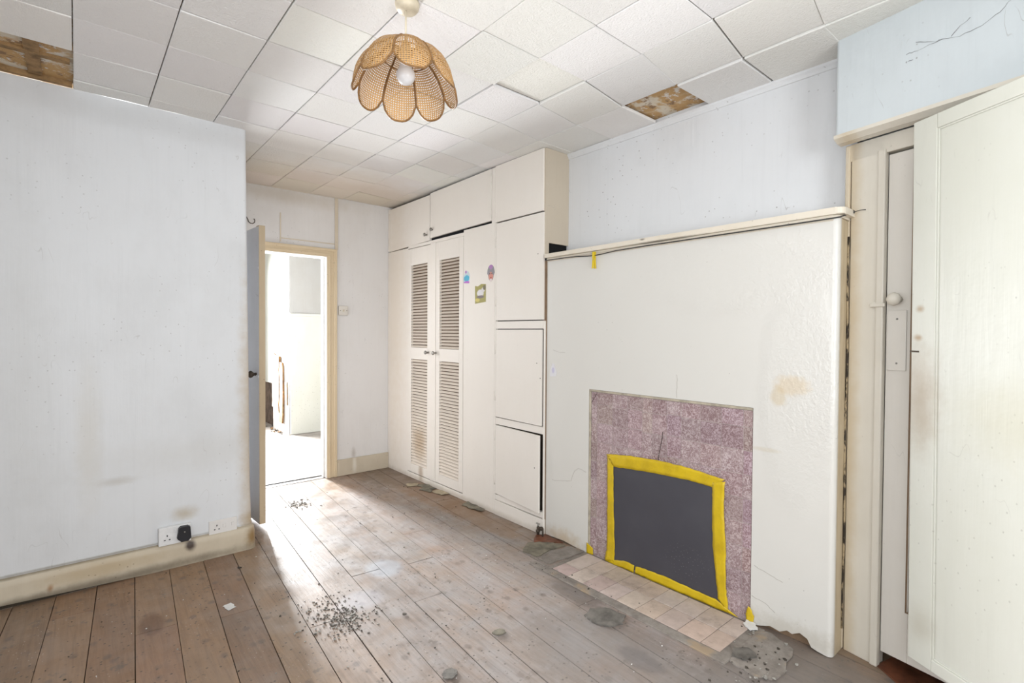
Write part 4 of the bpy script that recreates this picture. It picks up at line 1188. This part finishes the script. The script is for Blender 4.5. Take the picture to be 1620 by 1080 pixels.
# ------------------------------------------------------------------ litter on the floor
lino = [([(2.17, 3.93), (2.24, 3.86), (2.20, 3.80), (2.13, 3.84)], 'lino_buff', 'pale torn lino scrap lying farthest left below the louvred doors'),
        ([(2.20, 3.84), (2.285, 3.80), (2.285, 3.62), (2.22, 3.66)], 'lino', 'dark green lino scrap against the plinth below the louvred doors'),
        ([(2.16, 3.70), (2.21, 3.73), (2.24, 3.62), (2.19, 3.57)], 'lino', 'small green lino scrap on the boards below the louvred doors'),
        ([(2.215, 3.60), (2.28, 3.59), (2.285, 3.45), (2.22, 3.46)], 'lino_buff', 'buff lino scrap nearest the right louvred door'),
        ([(2.21, 3.16), (2.285, 3.2), (2.287, 2.98), (2.25, 2.95), (2.22, 3.04)], 'lino', 'torn green lino scrap below the stickers')]
for i, (pts, m_, lab) in enumerate(lino):
    shard('lino_scrap', pts, .0006+.0008*i, .002, M[m_], lab, 'lino', 'torn lino scraps along the wardrobe foot', tilt=.004)
shard('paper_scrap', [(.525, 2.72), (.565, 2.73), (.572, 2.675), (.535, 2.66)], .0004, .0012, M['paper'], 'small white paper scrap on the boards before the sockets', 'paper')

def crumbs(name, spots_, mats, label, seed, zb=.0002):
    r2 = random.Random(seed); m = MB()
    for (x, y, s) in spots_:
        nn = r2.randint(4, 6); mi = r2.randrange(len(mats))
        pts = []
        for a in range(nn):
            th = 2*PI*a/nn+r2.uniform(-.3, .3); r_ = s*r2.uniform(.6, 1.2)
            pts.append((x+r_*math.cos(th), y+r_*math.sin(th), zb))
        try: m.prism(pts, (r2.uniform(-.3, .3)*s, r2.uniform(-.3, .3)*s, s*r2.uniform(.25, .8)), mi)
        except ValueError: pass
    return m.build(name, mats, None, label, 'debris', kind='stuff')
r2 = random.Random(99)
def cluster(cx_, cy_, sx_, sy_, n_, smin, smax): return [(r2.gauss(cx_, sx_), r2.gauss(cy_, sy_), r2.uniform(smin, smax)) for _ in range(n_)]
crumbs('plaster_debris', cluster(.90, 2.28, .075, .11, 300, .0015, .0062)+cluster(.95, 2.24, .04, .05, 90, .002, .007), [M['rubble'], M['chip'], M['rubble'], M['chip']], 'heap of grey plaster crumbs in the middle of the boards', 1)
crumbs('plaster_debris', cluster(1.28, 3.96, .04, .055, 130, .002, .008), [M['rubble'], M['chip']], 'small heap of crumbs on the boards just inside the doorway', 2)
sc = []
for _ in range(330):
    x, y = r2.uniform(-.2, 2.2), r2.uniform(1.0, 4.3)
    if x < .83 and y > 3.3: continue
    if 1.93 < x and .9 < y < 2.4: continue
    sc.append((x, y, r2.choice((.0018, .0022, .003, .0042))))
crumbs('floor_litter', sc, [M['rubble'], M['chip'], M['chip'], M['paper']], 'fine specks of dirt and plaster scattered over the floorboards', 3)
crumbs('hearth_litter', cluster(2.05, .88, .12, .05, 60, .002, .008)+cluster(2.25, 1.0, .02, .02, 6, .003, .006)+cluster(2.0, 1.9, .03, .3, 30, .002, .005), [M['rubble'], M['chip']], 'crumbs of broken plaster along the hearth edge', 4, .0066)
crumbs('hall_debris', cluster(2.04, 7.2, .05, .2, 60, .006, .02), [M['chip'], M['wood_raw']], 'dark rubble at the foot of the torn hall corner', 5)
# single noticeable chips
for i, (x, y, s, m_, lab) in enumerate([(1.395, 1.71, .03, 'lino', 'curled brown leaf-like flake on the boards in front of the slate'), (1.08, 1.62, .035, 'slate', 'dirty grey flake at the bottom edge of the boards'),
                                     (.68, 3.10, .012, 'chip', 'dark chip on the boards by the wall corner'), (1.15, 2.1, .012, 'chip', 'dark lump near the middle of the boards')]):
    n_ = 7; pts = [(x+s*(.7+.5*r2.random())*math.cos(2*PI*a/n_), y+s*(.6+.4*r2.random())*math.sin(2*PI*a/n_)) for a in range(n_)]
    shard('debris_flake', pts, .0005, .004, M[m_], lab, 'debris', 'larger flakes on the floor', tilt=.004)

# ------------------------------------------------------------------ light
def area(name, loc, rot, sx_, sy_, power, col, spread=180):
    l = bpy.data.lights.new(name, 'AREA'); l.shape = 'RECTANGLE'; l.size = sx_; l.size_y = sy_
    l.energy = power; l.color = col; l.spread = math.radians(spread)
    o = bpy.data.objects.new(name, l); COL.objects.link(o); o.location = loc; o.rotation_euler = rot
    return o
# area light default points -Z
area('window_daylight', (XW-.03, (W1[0]+W1[1])/2, (W1[2]+W1[3])/2), (0, -PI/2, 0), W1[3]-W1[2], W1[1]-W1[0], 38, (.95, .98, 1), 172)
area('back_fill_light', ((W2[0]+W2[1])/2, YB-.03, (W2[2]+W2[3])/2), (PI/2, 0, 0), W2[1]-W2[0], W2[3]-W2[2], 44, (.95, .98, 1), 150)  # fill light added behind the viewer, through an invented back window
area('hall_daylight', (1.43, 7.93, 1.25), (-PI/2, 0, 0), .56, 1.9, 390, (.96, .98, 1), 105)
area('hall_side_fill', (.02, 6.0, 1.55), (0, -PI/2, 0), 1.4, .95, 27, (1, .99, .97), 170)  # fill light added to brighten the near face of the hall pier

w = bpy.data.worlds.new('sky'); scene.world = w; w.use_nodes = True
nt = w.node_tree; bg = nt.nodes['Background']
bg.inputs[0].default_value = (.80, .88, 1, 1); bg.inputs[1].default_value = 1.2

# ------------------------------------------------------------------ camera
yaw, pitch, roll, fpx, hc = 0.707, -0.0174, 0.0061, 809.19, 1.309
f = V((math.sin(yaw)*math.cos(pitch), math.cos(yaw)*math.cos(pitch), math.sin(pitch)))
r = V((math.cos(yaw), -math.sin(yaw), 0)); u = r.cross(f)
r2_ = math.cos(roll)*r + math.sin(roll)*u; u2_ = -math.sin(roll)*r + math.cos(roll)*u
cam = bpy.data.cameras.new('camera'); co = bpy.data.objects.new('camera', cam); COL.objects.link(co)
co.matrix_world = Matrix(((r2_.x, u2_.x, -f.x, 0), (r2_.y, u2_.y, -f.y, 0), (r2_.z, u2_.z, -f.z, hc), (0, 0, 0, 1)))
cam.sensor_width = 36; cam.lens = fpx/1620*36; cam.clip_start = .02
scene.camera = co
vs_ = scene.view_settings
vs_.view_transform = 'Standard'; vs_.look = 'None'; vs_.exposure = 0.13; vs_.gamma = 1; vs_.use_curve_mapping = False
